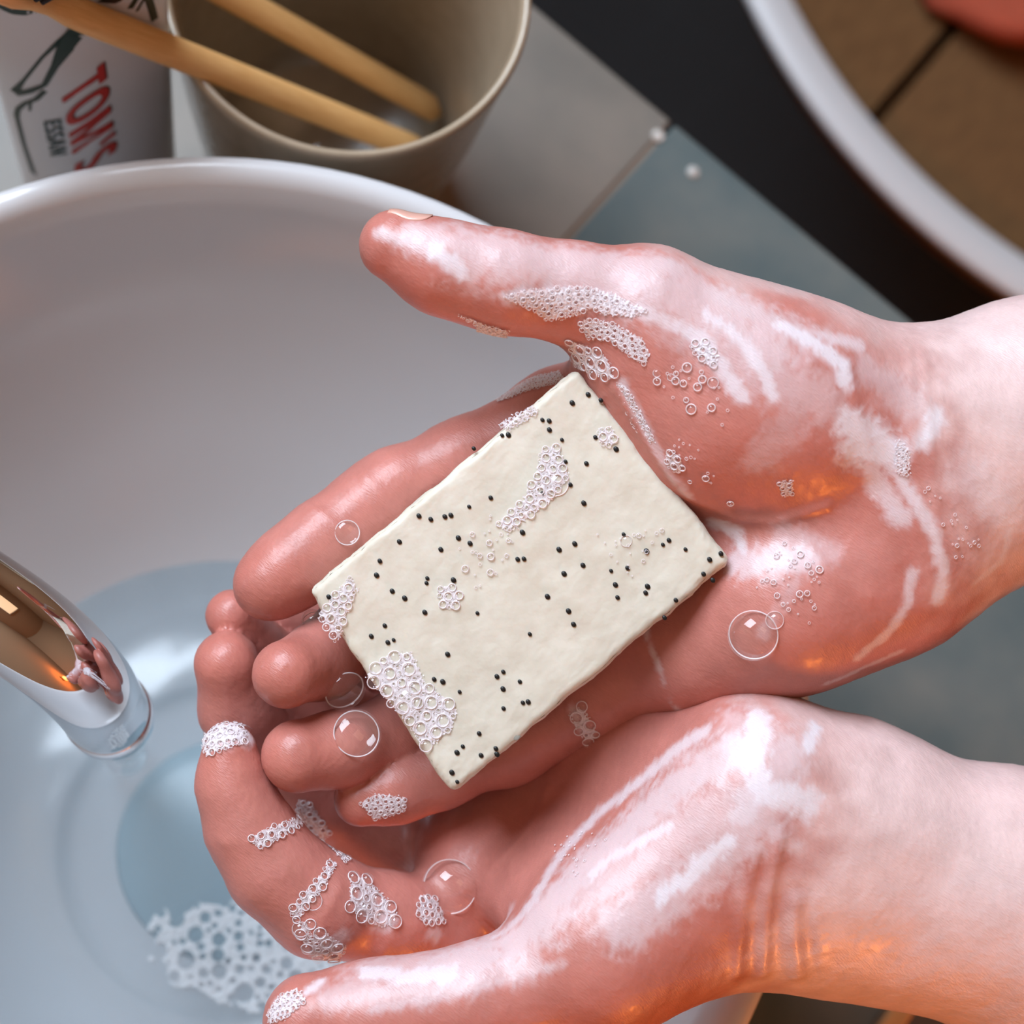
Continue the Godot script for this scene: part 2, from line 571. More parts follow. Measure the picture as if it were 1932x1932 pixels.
func build_cup() -> void:
	var base := Vector3(-0.1459, 0.75, -0.2132)
	var o := thing("mug", base, "beige glazed ceramic tumbler holding two bamboo toothbrushes", "mug")
	var g := mat(Color.WHITE, 0.24)
	grain(g, Color(0.60, 0.535, 0.45), Color(0.67, 0.60, 0.515), Vector3.ONE * 9, 0.02, 4, 60)
	g.clearcoat_enabled = true
	g.clearcoat = 0.3
	g.clearcoat_roughness = 0.15
	var R: float = 0.0506
	put("body", lathe([[0.0, 0.0], [R * 0.70, 0.0], [R * 0.74, 0.003], [R * 0.80, 0.025], [R * 0.90, 0.07], [R * 0.985, 0.118], [R, 0.1225], [R * 0.995, 0.1245], [R * 0.975, 0.1252], [R * 0.955, 0.1245], [R * 0.94, 0.121],
		[R * 0.86, 0.07], [R * 0.765, 0.025], [R * 0.71, 0.0095], [R * 0.66, 0.007], [0.0, 0.0062]], 96), g, o)
	var inner := mat(Color(0.9, 0.93, 0.95, 0.06), 0.03)
	inner.transparency = BaseMaterial3D.TRANSPARENCY_ALPHA
	var dregs := put("dregs", lathe([[0.0, 0.0002], [R * 0.73, 0.0], [R * 0.73, -0.0005]], 48), inner, o)
	dregs.position.y = 0.017
	# two toothbrushes
	var bam := mat(Color.WHITE, 0.55)
	grain(bam, Color(0.84, 0.63, 0.38), Color(0.92, 0.74, 0.50), Vector3(60, 60, 4), 0.03, 4, 61)
	var bri := mat(Color(0.09, 0.06, 0.08), 0.7)
	var lab := ["bamboo toothbrush leaning low across the mug's left lip and the white tube", "bamboo toothbrush standing deeper in the mug, farther from the basin"]
	var ends := [[Vector3(-0.1168, 0.785, -0.2262), Vector3(-0.1923, 0.9453, -0.1231)], [Vector3(-0.1243, 0.775, -0.2441), Vector3(-0.2162, 0.9174, -0.1583)]]
	for k in 2:
		var a: Vector3 = ends[k][0]
		var b: Vector3 = ends[k][1]
		var L := a.distance_to(b)
		var f := (b - a) / L
		var s := f.cross(Vector3.UP).normalized()
		var u := s.cross(f).normalized()
		var bm := thing("toothbrush", a, lab[k], "toothbrush", "toothbrushes in the mug")
		bm.basis = Basis(s, u, -f)
		var path := []
		var rad := []
		for i in 33:
			var t := i / 32.0
			path.append(Vector3(0, 0, -t * L))
			var w := 0.0049
			if t < 0.05: w = 0.0049 * sqrt(1.0 - pow(1.0 - t / 0.05, 2.0)) + 0.0002
			elif t > 0.80 and t < 0.86: w = lerpf(0.0049, 0.0034, smoothstep(0.80, 0.86, t))
			elif t >= 0.86: w = lerpf(0.0034, 0.0056, smoothstep(0.86, 0.9, t)) if t < 0.97 else 0.0056 * sqrt(maxf(1.0 - pow((t - 0.97) / 0.03, 2.0), 0.0)) + 0.0002
			rad.append(w)
		put("handle", tube_along(path, rad, 20, 0.62), bam, bm)
		var bst := SurfaceTool.new()
		bst.begin(Mesh.PRIMITIVE_TRIANGLES)
		var tuft := CylinderMesh.new()
		tuft.top_radius = 0.0009
		tuft.bottom_radius = 0.0008
		tuft.height = 0.011
		tuft.radial_segments = 8
		tuft.rings = 1
		for i in 10:
			for j in 4:
				bst.append_from(tuft, 0, Transform3D(Basis(), Vector3((j - 1.5) * 0.0023, 0.0085, -L * 0.875 - i * 0.0023)))
		put("bristles", bst.commit(), bri, bm).set_meta("kind", "stuff")


func build_tube() -> void:
	# a white squeeze tube standing on its cap, its print wrapped round the skin
	var o := thing("toothpaste_tube", Vector3(-0.1865, 0.75, -0.1511), "white printed toothpaste tube with red lettering standing between basin and mug", "tube")
	o.rotation.y = 0.8773
	var white := mat(Color(0.80, 0.80, 0.82), 0.3)
	var rings := []
	for level in 61:
		var r := []
		for j in 96:
			var a := TAU * j / 96
			r.append(tube_point(a, level * 0.19 / 60.0, 0.0))
		rings.append(r)
	put("tube_body", loft(rings, true), white, o)
	put("crimp", box(Vector3(0.046, 0.012, 0.0025), 0.0006), white, o).position = Vector3(0, 0.194, 0)
	var green := mat(Color(0.01, 0.14, 0.10), 0.35)
	var red := mat(Color(0.72, 0.09, 0.06), 0.35)
	var slate := mat(Color(0.17, 0.27, 0.28), 0.4)
	var coral := mat(Color(0.83, 0.33, 0.25), 0.4)
	var plum := mat(Color(0.09, 0.05, 0.08), 0.4)
	# printed lines: points are (angle round the tube, height, half width in mm)
	for line in [[0, [[2.494, 66.1, 1.09], [2.551, 83.8, 0.95], [2.551, 99.8, 0.95], [2.485, 104.6, 0.81], [2.335, 109.8, 0.68], [2.166, 113.4, 0.81], [2.035, 118.2, 0.81]]],
		[0, [[2.485, 113.4, 1.22], [2.279, 121.8, 0.54], [1.988, 133.9, 0.54], [1.782, 140.7, 0.81], [1.651, 143.9, 1.22]]],
		[0, [[2.476, 113.0, 1.22], [2.241, 116.6, 1.09], [2.026, 121.0, 0.81], [1.866, 129.9, 1.09], [1.716, 137.9, 2.31], [1.557, 143.9, 3.53], [1.435, 143.5, 2.71], [1.313, 142.7, 0.68]]],
		[0, [[2.251, 111.8, 0.54], [2.298, 106.2, 0.41]]],
		[0, [[0.947, 150.3, 0.81], [0.816, 155.1, 0.81]]],
		[0, [[0.581, 140.7, 1.09], [0.638, 148.3, 1.09], [0.694, 154.3, 1.09]]],
		[0, [[0.863, 148.3, 0.41], [0.703, 153.9, 0.41]]],
		[0, [[2.419, 156.3, 1.09], [2.251, 153.9, 1.09], [2.110, 153.5, 2.44], [1.988, 154.7, 2.44], [1.819, 156.7, 1.63]]],
		[3, [[1.416, 164.3, 1.36], [1.257, 161.5, 8.14], [1.144, 157.9, 4.89], [1.088, 154.3, 0.81]]],
		[2, [[2.288, 159.9, 1.09], [2.082, 160.3, 2.71], [1.876, 161.9, 1.63]]],
		[1, [[2.054, 153.5, 0.27], [1.979, 156.3, 0.27]]],
		[1, [[1.988, 153.5, 0.27], [1.932, 155.9, 0.27]]],
		[1, [[2.307, 155.9, 0.41], [2.166, 156.7, 0.81]]]]:
		ribbon(o, line[1], [green, white, coral, plum][line[0]])
	lettering(o, "TOM'S", 0.0148, [1.862, 117.8, 1.15, 1.0, 1.0, -1.0], red, green, 0.0)
	lettering(o, "ESSAN", 0.0062, [2.138, 102.4, 0.6, 1.0, 1.0, -1.0], slate, null, 0.0)


func tube_point(a: float, y: float, lift: float) -> Vector3:
	# an oval section, deeper near the cap and flat towards the crimp
	var rx := 0.0232 + 0.001 * smoothstep(0.02, 0.2, y)
	var rz := lerpf(0.0195, 0.003, smoothstep(0.03, 0.205, y))
	var p := Vector3(cos(a) * rx, y, sin(a) * rz)
	var n := Vector3(cos(a) / rx, 0, sin(a) / rz).normalized()
	return p + n * lift


func ribbon(parent: Node, pts: Array, m: Material) -> void:
	var st := SurfaceTool.new()
	st.begin(Mesh.PRIMITIVE_TRIANGLES)
	var fine := []
	for i in pts.size() - 1:
		for k in 6: fine.append([lerpf(pts[i][0], pts[i + 1][0], k / 6.0), lerpf(pts[i][1], pts[i + 1][1], k / 6.0), lerpf(pts[i][2], pts[i + 1][2], k / 6.0)])
	fine.append(pts[-1])
	var n := 0
	for i in fine.size():
		var p: Vector3 = tube_point(fine[i][0], fine[i][1] / 1000.0, 0.00012)
		var q: Vector3 = tube_point(fine[mini(i + 1, fine.size() - 1)][0], fine[mini(i + 1, fine.size() - 1)][1] / 1000.0, 0.00012)
		var r: Vector3 = tube_point(fine[maxi(i - 1, 0)][0], fine[maxi(i - 1, 0)][1] / 1000.0, 0.00012)
		var nor := (tube_point(fine[i][0], fine[i][1] / 1000.0, 0.001) - p).normalized()
		var side: Vector3 = (q - r).cross(nor).normalized() * fine[i][2] / 1000.0
		st.set_normal(nor)
		st.add_vertex(p + side)
		st.set_normal(nor)
		st.add_vertex(p - side)
		n += 2
		if i > 0:
			for w in [n - 4, n - 3, n - 2, n - 3, n - 1, n - 2]: st.add_index(w)
	put("print_mark", st.commit(), m, parent)


func lettering(parent: Node, text: String, size: float, at: Array, m: Material, shade: Material, slant: float) -> void:
	# letters run down the tube with their tops turned to one side; AT is [angle, height in mm, lean]
	var f := SystemFont.new()
	f.font_names = PackedStringArray(["Droid Sans"])
	f.font_weight = 700
	var tm := TextMesh.new()
	tm.text = text
	tm.font = f
	tm.font_size = 64
	tm.pixel_size = size / 64.0
	tm.depth = 0.0003
	tm.curve_step = 1.0
	var arr := tm.surface_get_arrays(0)
	for pass_ in (2 if shade else 1):
		var v: PackedVector3Array = arr[Mesh.ARRAY_VERTEX].duplicate()
		var nn: PackedVector3Array = arr[Mesh.ARRAY_NORMAL].duplicate()
		var lo := 1e9
		var foot := 1e9
		for p in v:
			lo = minf(lo, p.x)
			foot = minf(foot, p.y)
		for i in v.size():
			var run: float = (v[i].x - lo) * at[3]           # along the text, down the tube
			var rise: float = (v[i].y - foot) * at[4]                 # towards the letter tops
			if pass_ == 1:
				run += 0.0006
				rise += 0.0004
			var y: float = at[1] / 1000.0 - run + rise * at[2]
			var a: float = at[0] + at[5] * rise / 0.0205
			v[i] = tube_point(a, y, (0.00035 if pass_ == 0 else 0.00012) + (0.0001 if v[i].z > 0 else 0.0))
			nn[i] = (tube_point(a, y, 0.001) - tube_point(a, y, 0.0)).normalized()
		var out := arr.duplicate()
		out[Mesh.ARRAY_VERTEX] = v
		out[Mesh.ARRAY_NORMAL] = nn
		out[Mesh.ARRAY_TANGENT] = null
		var am := ArrayMesh.new()
		am.add_surface_from_arrays(Mesh.PRIMITIVE_TRIANGLES, out)
		put("lettering", am, m if pass_ == 0 else shade, parent)


# ------------------------------------------------------------------ hands
class Limb:
	var a := PackedVector3Array()
	var ab := PackedVector3Array()
	var inv := PackedFloat32Array()
	var ra := PackedFloat32Array()
	var dr := PackedFloat32Array()
	var k := 5.0


func limb(k: float, chains: Array) -> Limb:
	var l := Limb.new()
	l.k = k
	for c in chains:
		for i in c.size() - 1:
			var p := Vector3(c[i][0], c[i][1], c[i][2])
			var q := Vector3(c[i + 1][0], c[i + 1][1], c[i + 1][2])
			l.a.append(p)
			l.ab.append(q - p)
			l.inv.append(1.0 / maxf((q - p).length_squared(), 1e-6))
			l.ra.append(c[i][3])
			l.dr.append(c[i + 1][3] - c[i][3])
	return l


func near(hand: Array, c: Vector3, reach: float) -> Array:
	# the bones of each limb that can matter within REACH of C
	var out := []
	for l in hand:
		var s := Limb.new()
		s.k = l.k
		for i in l.a.size():
			var pa: Vector3 = c - l.a[i]
			var t: float = clampf(pa.dot(l.ab[i]) * l.inv[i], 0.0, 1.0)
			if (pa - l.ab[i] * t).length() - l.ra[i] - t * l.dr[i] < reach + l.k * 2.0 + 4.0:
				s.a.append(l.a[i])
				s.ab.append(l.ab[i])
				s.inv.append(l.inv[i])
				s.ra.append(l.ra[i])
				s.dr.append(l.dr[i])
		out.append(s)
	return out


func dist(hand: Array, p: Vector3) -> float:
	var palm := 1e3
	var best := 1e3
	for g in hand.size():
		var l: Limb = hand[g]
		var n := l.a.size()
		if n == 0: continue
		var d := 1e3
		var k := l.k
		for i in n:
			var pa := p - l.a[i]
			var t := clampf(pa.dot(l.ab[i]) * l.inv[i], 0.0, 1.0)
			var q := (pa - l.ab[i] * t).length() - l.ra[i] - t * l.dr[i]
			var h := k - absf(d - q)
			d = minf(d, q)
			if h > 0.0: d -= h * h * 0.25 / k
		if g == 0:
			palm = d
			best = d
		else:
			var h := SPREAD - absf(palm - d)
			d = minf(d, palm)
			if h > 0.0: d -= h * h * 0.25 / SPREAD
			best = minf(best, d)
	return best


func slope(hand: Array, p: Vector3) -> Vector3:
	var e := 0.3
	return Vector3(dist(hand, p + Vector3(e, 0, 0)) - dist(hand, p - Vector3(e, 0, 0)), dist(hand, p + Vector3(0, e, 0)) - dist(hand, p - Vector3(0, e, 0)), dist(hand, p + Vector3(0, 0, e)) - dist(hand, p - Vector3(0, 0, e))).normalized()


func skin_mesh(hand: Array, cell: float, creases: Array, lather: Array, lit: Dictionary) -> ArrayMesh:
	# surface nets over the blocks that the skin crosses
	var lo := Vector3.ONE * 1e9
	var hi := -lo
	for l in hand:
		for i in l.a.size():
			for p in [l.a[i], l.a[i] + l.ab[i]]:
				lo = lo.min(p - Vector3.ONE * 27.0)
				hi = hi.max(p + Vector3.ONE * 27.0)
	var S := 8
	var nb := Vector3i(((hi - lo) / (cell * S)).ceil())
	var half := cell * S * 0.8661
	var N := nb * S + Vector3i.ONE * 2
	var at := {}
	var verts := PackedVector3Array()
	var keys := PackedInt64Array()
	var signs := PackedByteArray()
	var vals := PackedFloat32Array()
	var E := S + 1
	vals.resize(E * E * E)
	for bz in nb.z:
		for by in nb.y:
			for bx in nb.x:
				var o := lo + Vector3(bx, by, bz) * cell * S
				var c := o + Vector3.ONE * cell * S * 0.5
				var some := near(hand, c, half)
				if absf(dist(some, c)) > half * 1.2: continue
				var w := 0
				for z in E:
					for y in E:
						for x in E:
							vals[w] = dist(some, o + Vector3(x, y, z) * cell)
							w += 1
				for z in S:
					for y in S:
						for x in S:
							var b := (z * E + y) * E + x
							var v0 := vals[b]
							var v1 := vals[b + 1]
							var v2 := vals[b + E]
							var v3 := vals[b + E + 1]
							var v4 := vals[b + E * E]
							var v5 := vals[b + E * E + 1]
							var v6 := vals[b + E * E + E]
							var v7 := vals[b + E * E + E + 1]
							var m := (1 if v0 < 0 else 0) | (2 if v1 < 0 else 0) | (4 if v2 < 0 else 0) | (8 if v3 < 0 else 0) | (16 if v4 < 0 else 0) | (32 if v5 < 0 else 0) | (64 if v6 < 0 else 0) | (128 if v7 < 0 else 0)
							if m == 0 or m == 255: continue
							var sum := Vector3.ZERO
							var cnt := 0
							if (v0 < 0) != (v1 < 0): sum += Vector3(v0 / (v0 - v1), 0, 0); cnt += 1
							if (v2 < 0) != (v3 < 0): sum += Vector3(v2 / (v2 - v3), 1, 0); cnt += 1
							if (v4 < 0) != (v5 < 0): sum += Vector3(v4 / (v4 - v5), 0, 1); cnt += 1
							if (v6 < 0) != (v7 < 0): sum += Vector3(v6 / (v6 - v7), 1, 1); cnt += 1
							if (v0 < 0) != (v2 < 0): sum += Vector3(0, v0 / (v0 - v2), 0); cnt += 1
							if (v1 < 0) != (v3 < 0): sum += Vector3(1, v1 / (v1 - v3), 0); cnt += 1
							if (v4 < 0) != (v6 < 0): sum += Vector3(0, v4 / (v4 - v6), 1); cnt += 1
							if (v5 < 0) != (v7 < 0): sum += Vector3(1, v5 / (v5 - v7), 1); cnt += 1
							if (v0 < 0) != (v4 < 0): sum += Vector3(0, 0, v0 / (v0 - v4)); cnt += 1
							if (v1 < 0) != (v5 < 0): sum += Vector3(1, 0, v1 / (v1 - v5)); cnt += 1
							if (v2 < 0) != (v6 < 0): sum += Vector3(0, 1, v2 / (v2 - v6)); cnt += 1
							if (v3 < 0) != (v7 < 0): sum += Vector3(1, 1, v3 / (v3 - v7)); cnt += 1
							var gx := bx * S + x + 1
							var gy := by * S + y + 1
							var gz := bz * S + z + 1
							var key := (gz * N.y + gy) * N.x + gx
							at[key] = verts.size()
							keys.append(key)
							signs.append(m)
							verts.append(o + (Vector3(x, y, z) + sum / cnt) * cell)
	var idx := PackedInt32Array()
	var ux := 1
	var uy := N.x
	var uz := N.x * N.y
	for i in keys.size():
		var key := keys[i]
		var m := signs[i]
		var s0 := m & 1
		for ax in 3:
			var other := (m >> (1 if ax == 0 else 2 if ax == 1 else 4)) & 1
			if other == s0: continue
			var u := uy if ax == 0 else uz if ax == 1 else ux
			var v := uz if ax == 0 else ux if ax == 1 else uy
			if not (at.has(key - u) and at.has(key - v) and at.has(key - u - v)): continue
			var p: int = at[key - u]
			var q: int = at[key - u - v]
			var r: int = at[key - v]
			if s0: idx.append_array(PackedInt32Array([i, p, q, i, q, r]))
			else: idx.append_array(PackedInt32Array([i, q, p, i, r, q]))
	# creases, fine swell, colour
	var tint := PackedColorArray()
	tint.resize(verts.size())
	var normal := normals(verts, idx)
	for i in verts.size():
		var p := verts[i]
		var cut := 0.0
		var push := rough_noise.get_noise_3dv(p * 0.35) * 0.28 + fine_noise.get_noise_3dv(p * 0.6) * 0.07
		for s in creases:
			if absf(p.x - s[4].x) > s[5] or absf(p.z - s[4].z) > s[5]: continue
			var pa: Vector3 = p - s[0]
			var t: float = clampf(pa.dot(s[1]) / s[1].length_squared(), 0, 1)
			var d: float = (pa - s[1] * t).length() / s[2]
			if d < 2.5: cut = maxf(cut, s[3] * exp(-d * d))
		tint[i] = skin_colour(p, lather, lit)
		verts[i] = p + normal[i] * (push - cut)
	normal = normals(verts, idx)
	for i in verts.size(): verts[i] = verts[i] / 1000.0
	var arr := []
	arr.resize(Mesh.ARRAY_MAX)
	arr[Mesh.ARRAY_VERTEX] = verts
	arr[Mesh.ARRAY_NORMAL] = normal
	arr[Mesh.ARRAY_COLOR] = tint
	arr[Mesh.ARRAY_INDEX] = idx
	var am := ArrayMesh.new()
	am.add_surface_from_arrays(Mesh.PRIMITIVE_TRIANGLES, arr)
	return am


func normals(verts: PackedVector3Array, idx: PackedInt32Array) -> PackedVector3Array:
	var n := PackedVector3Array()
	n.resize(verts.size())
	for t in range(0, idx.size(), 3):
		var a := idx[t]
		var b := idx[t + 1]
		var c := idx[t + 2]
		var f := (verts[c] - verts[a]).cross(verts[b] - verts[a])
		n[a] += f
		n[b] += f
		n[c] += f
	for i in n.size(): n[i] = n[i].normalized()
	return n


# linear base colours of the skin, and of the lather smeared on it
const PALM := Color(0.49, 0.18, 0.148)
const TIP := Color(0.48, 0.158, 0.125)
const ARM := Color(0.71, 0.515, 0.50)
const LATHER := Color(0.76, 0.735, 0.79)


func skin_colour(p: Vector3, lather: Array, lit: Dictionary) -> Color:
	var blotch := rough_noise.get_noise_3dv(p * 0.55)
	var along: float = (p - lit.wrist).dot(lit.arm) + blotch * 9.0
	var c := PALM.lerp(ARM, smoothstep(-14.0, 16.0, along))
	for s in lit.tips:
		c = c.lerp(TIP, 0.8 * smoothstep(13.0, 6.0, p.distance_to(s) + blotch * 3.0))
	for s in lit.pale:
		c = c.lerp(ARM, 0.75 * smoothstep(s[1], s[1] * 0.45, p.distance_to(s[0]) + blotch * 6.0))
	c = c * (1.0 + 0.12 * blotch + 0.07 * fine_noise.get_noise_3dv(p * 1.7))
	var white := 0.0
	var patchy := 1e9
	for s in lather:
		if absf(p.x - s[4].x) > s[5] or absf(p.y - s[4].y) > s[5] or absf(p.z - s[4].z) > s[5]: continue
		var pa: Vector3 = p - s[0]
		var t: float = clampf(pa.dot(s[1]) / maxf(s[1].length_squared(), 1e-5), 0, 1)
		var d: float = (pa - s[1] * t).length() / s[2]
		if d > 1.5: continue
		if patchy > 1e8: patchy = rough_noise.get_noise_3dv(p * Vector3(2.2, 2.2, 1.6)) * 0.45 + fine_noise.get_noise_3dv(p * 2.1) * 0.22
		white = maxf(white, s[3] * smoothstep(1.15, 0.25, d + patchy))
	c = c.lerp(LATHER, white)
	c.a = 1.0
	return c


func segments(rows: Array, depth_at := 3) -> Array:
	# [points..., width, strength] -> [start, step, width, strength, middle, reach] for every piece
	var out := []
	for r in rows:
		var pts: Array = r[0]
		for i in maxi(pts.size() - 1, 1):
			var p := Vector3(pts[i][0], pts[i][1], pts[i][2])
			var q := Vector3(pts[mini(i + 1, pts.size() - 1)][0], pts[mini(i + 1, pts.size() - 1)][1], pts[mini(i + 1, pts.size() - 1)][2])
			out.append([p, q - p, r[1], r[2], (p + q) / 2, p.distance_to(q) / 2 + r[1] * 2.5])
	return out


func build_hands() -> void:
	hands["upper"] = [
		limb(13.0, [[[99, 14.6, -163.5, 23], [84.1, 12.9, -140, 22], [56.3, 12.7, -97.3, 20], [40.8, 11.2, -74.4, 19], [33.1, 12.6, -67.3, 19], [11.2, 17.5, -55.3, 18.5], [-12.8, 19.1, -46.4, 15]],
			[[107.5, 10.1, -155.6, 23], [94.1, 7.8, -130.3, 22], [68.5, 5, -86, 20], [57.5, 3.6, -56.7, 18.5], [54.6, 2.5, -44.6, 17.5], [44.3, 1, -26.3, 18], [36.8, -8.6, -9, 14]],
			[[87.3, 18.4, -130.2, 20], [48.4, 12.1, -63.7, 17]],
			[[15.1, 16.7, -60.5, 17], [-21.7, 23.6, -50.3, 12]],
			[[20.1, 14.9, -50.9, 16], [5.3, 13.3, -43.1, 16.5], [-7.1, 12.9, -43.5, 14]],
			[[39.1, 3.3, -60.4, 15], [-22.4, -12.2, -29.3, 11]],
			[[43, 1.9, -56, 15], [-13.5, -20.2, -12.6, 11]],
			[[45.4, 1.1, -53.3, 15], [4.8, -24.5, 0.6, 11]],
			[[47.5, -0.6, -47.4, 15], [26.6, -25.1, 11.3, 10.5]],
			[[-19.4, 14.2, -46.7, 11], [-17, -1.6, -42.1, 8]]]),   # palm
		limb(5.0, [[[-22.4, -12.2, -29.3, 10.5], [-33, -15.8, -7, 9], [-40, -17.5, 7.6, 8.9], [-41.8, -18, 15.7, 8.9], [-44.4, -18.1, 27.9, 8.9], [-45.9, -17.7, 37.7, 8.7], [-47, -17.6, 43.4, 8]]]),   # index
		limb(5.0, [[[-14.3, -20.9, -13.8, 10.5], [-24, -28.2, 18.2, 9], [-26.1, -29.5, 34.7, 8.8], [-26.9, -23.6, 47.3, 8.2], [-30.2, -11.5, 56.8, 7.6]]]),   # middle
		limb(5.0, [[[3, -25.4, 0.2, 10], [-2.4, -33.1, 33.3, 8.8], [-4, -32.1, 48.7, 8.2], [-10.9, -24.6, 60.2, 7.9], [-16.7, -20.3, 67.9, 8.2]]]),   # ring
		limb(5.0, [[[26.6, -25.1, 11.3, 10.5], [18.5, -30.8, 33.4, 8.2], [10.4, -31.6, 48.6, 7.4], [5, -31.2, 57.5, 7.3], [0.1, -30.5, 64.9, 6.3]]]),   # pinky
		limb(5.0, [[[-21.7, 23.6, -50.3, 12.5], [-35.9, 23.8, -41.6, 10.3], [-47.6, 24.2, -33.8, 10.2], [-53.7, 24, -30.3, 9.3], [-61, 23.8, -26.6, 9.3], [-71.2, 24.3, -23.3, 7.6]]]),   # thumb
	]
	hands["lower"] = [
		limb(13.0, [[[197.1, -17.6, -51.3, 22], [171.4, -15.6, -40.1, 21], [126.2, -13.2, -19.8, 19.5], [85.4, -10.1, -2.7, 18], [65.3, -4, 8.4, 17], [60, -12, 57.2, 17]],
			[[211.6, -27.5, -40.2, 22], [186.7, -27.4, -29.1, 21], [140.9, -23.4, -7, 19], [111.9, -21.5, 5, 18.5], [96.7, -21.4, 14.3, 17.5], [88.9, -18, 18.2, 17], [63.9, -13.1, 57, 15.5]],
			[[174.6, -11.7, -31.9, 20], [87.2, -10.8, 7.4, 17], [71.6, -7.6, 20.7, 17]],
			[[88.6, -26.8, 5.1, 15], [31.7, -45.8, 59.8, 12]],
			[[89, -28.8, 4.6, 15], [26.6, -53.9, 52.2, 11]],
			[[88.5, -30.5, 3.3, 15], [22, -52.6, 32.7, 11]],
			[[86.9, -29.9, 1.4, 15], [22.5, -48, 16, 10]],
			[[56.9, -20.5, 16.6, 13], [47.8, -30.2, 53.4, 12]],
			[[61, -11.4, 5.5, 13], [42.9, -32, 15.1, 12.5], [29.7, -43.2, 19.9, 11]]]),   # palm
		limb(5.0, [[[36.1, -47.9, 74.4, 11], [23.6, -40.9, 80.8, 10.5], [8.2, -34.1, 88.7, 11.2], [-4.2, -30.7, 89.3, 10.2], [-15.1, -28.4, 86.3, 9], [-23.9, -25.8, 81.6, 7.3], [-29.3, -23.2, 76.5, 6]]]),   # index
		limb(5.0, [[[29.8, -62.4, 52.2, 11], [9.2, -69.9, 67.4, 10], [-18.3, -56.6, 68.4, 9.5], [-35.1, -41, 66.8, 8.2], [-43.6, -32, 61.3, 7.6]]]),   # middle
		limb(5.0, [[[20.9, -55.7, 36.8, 10.5], [-7, -60.3, 49.7, 9.5], [-33.4, -52, 53.3, 9], [-50.6, -36.3, 51.6, 6.2]]]),   # ring
		limb(5.0, [[[19.6, -48.6, 18.4, 9.5], [-6.4, -61.1, 30, 9], [-29.2, -59.8, 36, 8.5], [-43.8, -54, 39.5, 7.5]]]),   # pinky
		limb(5.0, [[[60.8, -12.2, 58.1, 16], [52.1, -13.1, 77.7, 12], [45.9, -12.8, 84.9, 11.2], [38.2, -13.8, 93.5, 10.5], [32, -15.3, 100.1, 10.8], [22.5, -17.5, 109.4, 10]]]),   # thumb
	]
	var creases := {"upper": [
		[[[-50.3, -10.3, 24.9], [-42.5, -8.2, 25.1], [-35.9, -11.6, 23.2]], 1.4, 0.42],
		[[[-46.1, -8.8, 11.7], [-37.2, -8.3, 13.9], [-33.2, -11.1, 13.6]], 1.4, 0.42],
		[[[20, 39.1, -62.2], [24.6, 38.5, -58.8], [29.4, 36.6, -56], [34.2, 33.9, -53.5], [39.1, 30.5, -51.3], [44.3, 28, -48.4], [49.4, 26.6, -45.1], [54.6, 25, -41.8]], 1.4, 0.24],
		[[[32.8, 21.8, -35.1], [38.8, 22, -33], [44.7, 23.1, -30.6], [50, 23.1, -31.4], [55.4, 22.3, -32.5]], 1.4, 0.24],
		[[[-14.7, 26.4, -30.4], [-7.7, 24.7, -28.3], [-0.7, 23.4, -26], [5.5, 23, -24.9], [11.7, 20.1, -24.8], [17.2, 19.2, -26.6], [22.8, 17.9, -28.6], [29.4, 20.4, -32.5], [32.5, 23.1, -36.8], [35.7, 25.1, -41.3]], 1.4, 0.6],
		[[[29.1, 31.5, -81.7], [32.8, 34.9, -75.6], [36.6, 35.9, -70.6], [40.5, 35.7, -66.3], [44.5, 34.6, -62.5], [48.5, 32.8, -58.9], [52.6, 31, -55.4], [56.8, 28.8, -52], [62.4, 25.6, -48.6], [68.3, 21.3, -45.6]], 1.4, 0.25],
		[[[27.5, 33.2, -77.9], [31.3, 35.7, -71.8], [35.3, 36, -66.8], [39.3, 35.2, -62.3], [43.1, 33.8, -59.2], [47, 32.1, -56.2], [50.9, 30.4, -53.2], [54.8, 28.6, -50.2]], 1.4, 0.19],
		[[[23.4, -1.7, -3.8], [28.6, -0.1, -0.1], [33.9, -0.7, 3], [42.1, -8.4, 5.6]], 1.4, 0.21],
		[[[-52.3, 35.1, -34.3], [-47.9, 34.5, -28.3], [-42.4, 28.9, -24.8]], 1.4, 0.17],
		[[[-66.4, 33.3, -26.2], [-61.2, 33.3, -22.2], [-58.4, 28.5, -17.5]], 1.4, 0.08]], "lower": [
		[[[84.6, 8.8, 25.5], [89.3, 4.3, 30.1], [97.7, -5.1, 34.8]], 1.9, 0.84],
		[[[72.6, 14.6, 18.5], [76.1, 12.3, 24.1], [79.8, 9, 29.5], [83.3, 5.7, 32.9], [87, 1.6, 36.3], [91.1, -3.9, 39.5]], 1.6, 0.72],
		[[[70.9, 13.5, 24.2], [74, 11.1, 29.4], [77.2, 7.8, 34.5], [81.8, 3.2, 39.2], [86.7, -3.1, 43.8]], 1.6, 0.54],
		[[[88.1, 8.9, 22.5], [93.6, 4.6, 26.5], [99.7, -2, 30.1]], 1.4, 0.21],
		[[[2.8, -34.2, 77], [9.7, -22.7, 84.1], [10.4, -21.9, 89.5], [11.2, -23.7, 94.7]], 1.4, 0.34],
		[[[-11.2, -26.2, 77], [-9.6, -18.9, 87], [-16.8, -20.8, 92.9]], 1.4, 0.25],
		[[[31.7, -32.2, 35.2], [33.9, -28.2, 44.8], [33.5, -27, 52.3], [33.4, -29.5, 59.3], [31.4, -34.7, 65.4]], 1.4, 0.38],
		[[[33.1, -29.4, 45.4], [35.9, -23.4, 56]], 1.4, 0.17],
		[[[23.6, -28.6, 80.6], [26.6, -31.4, 87.9]], 1.4, 0.34]]}
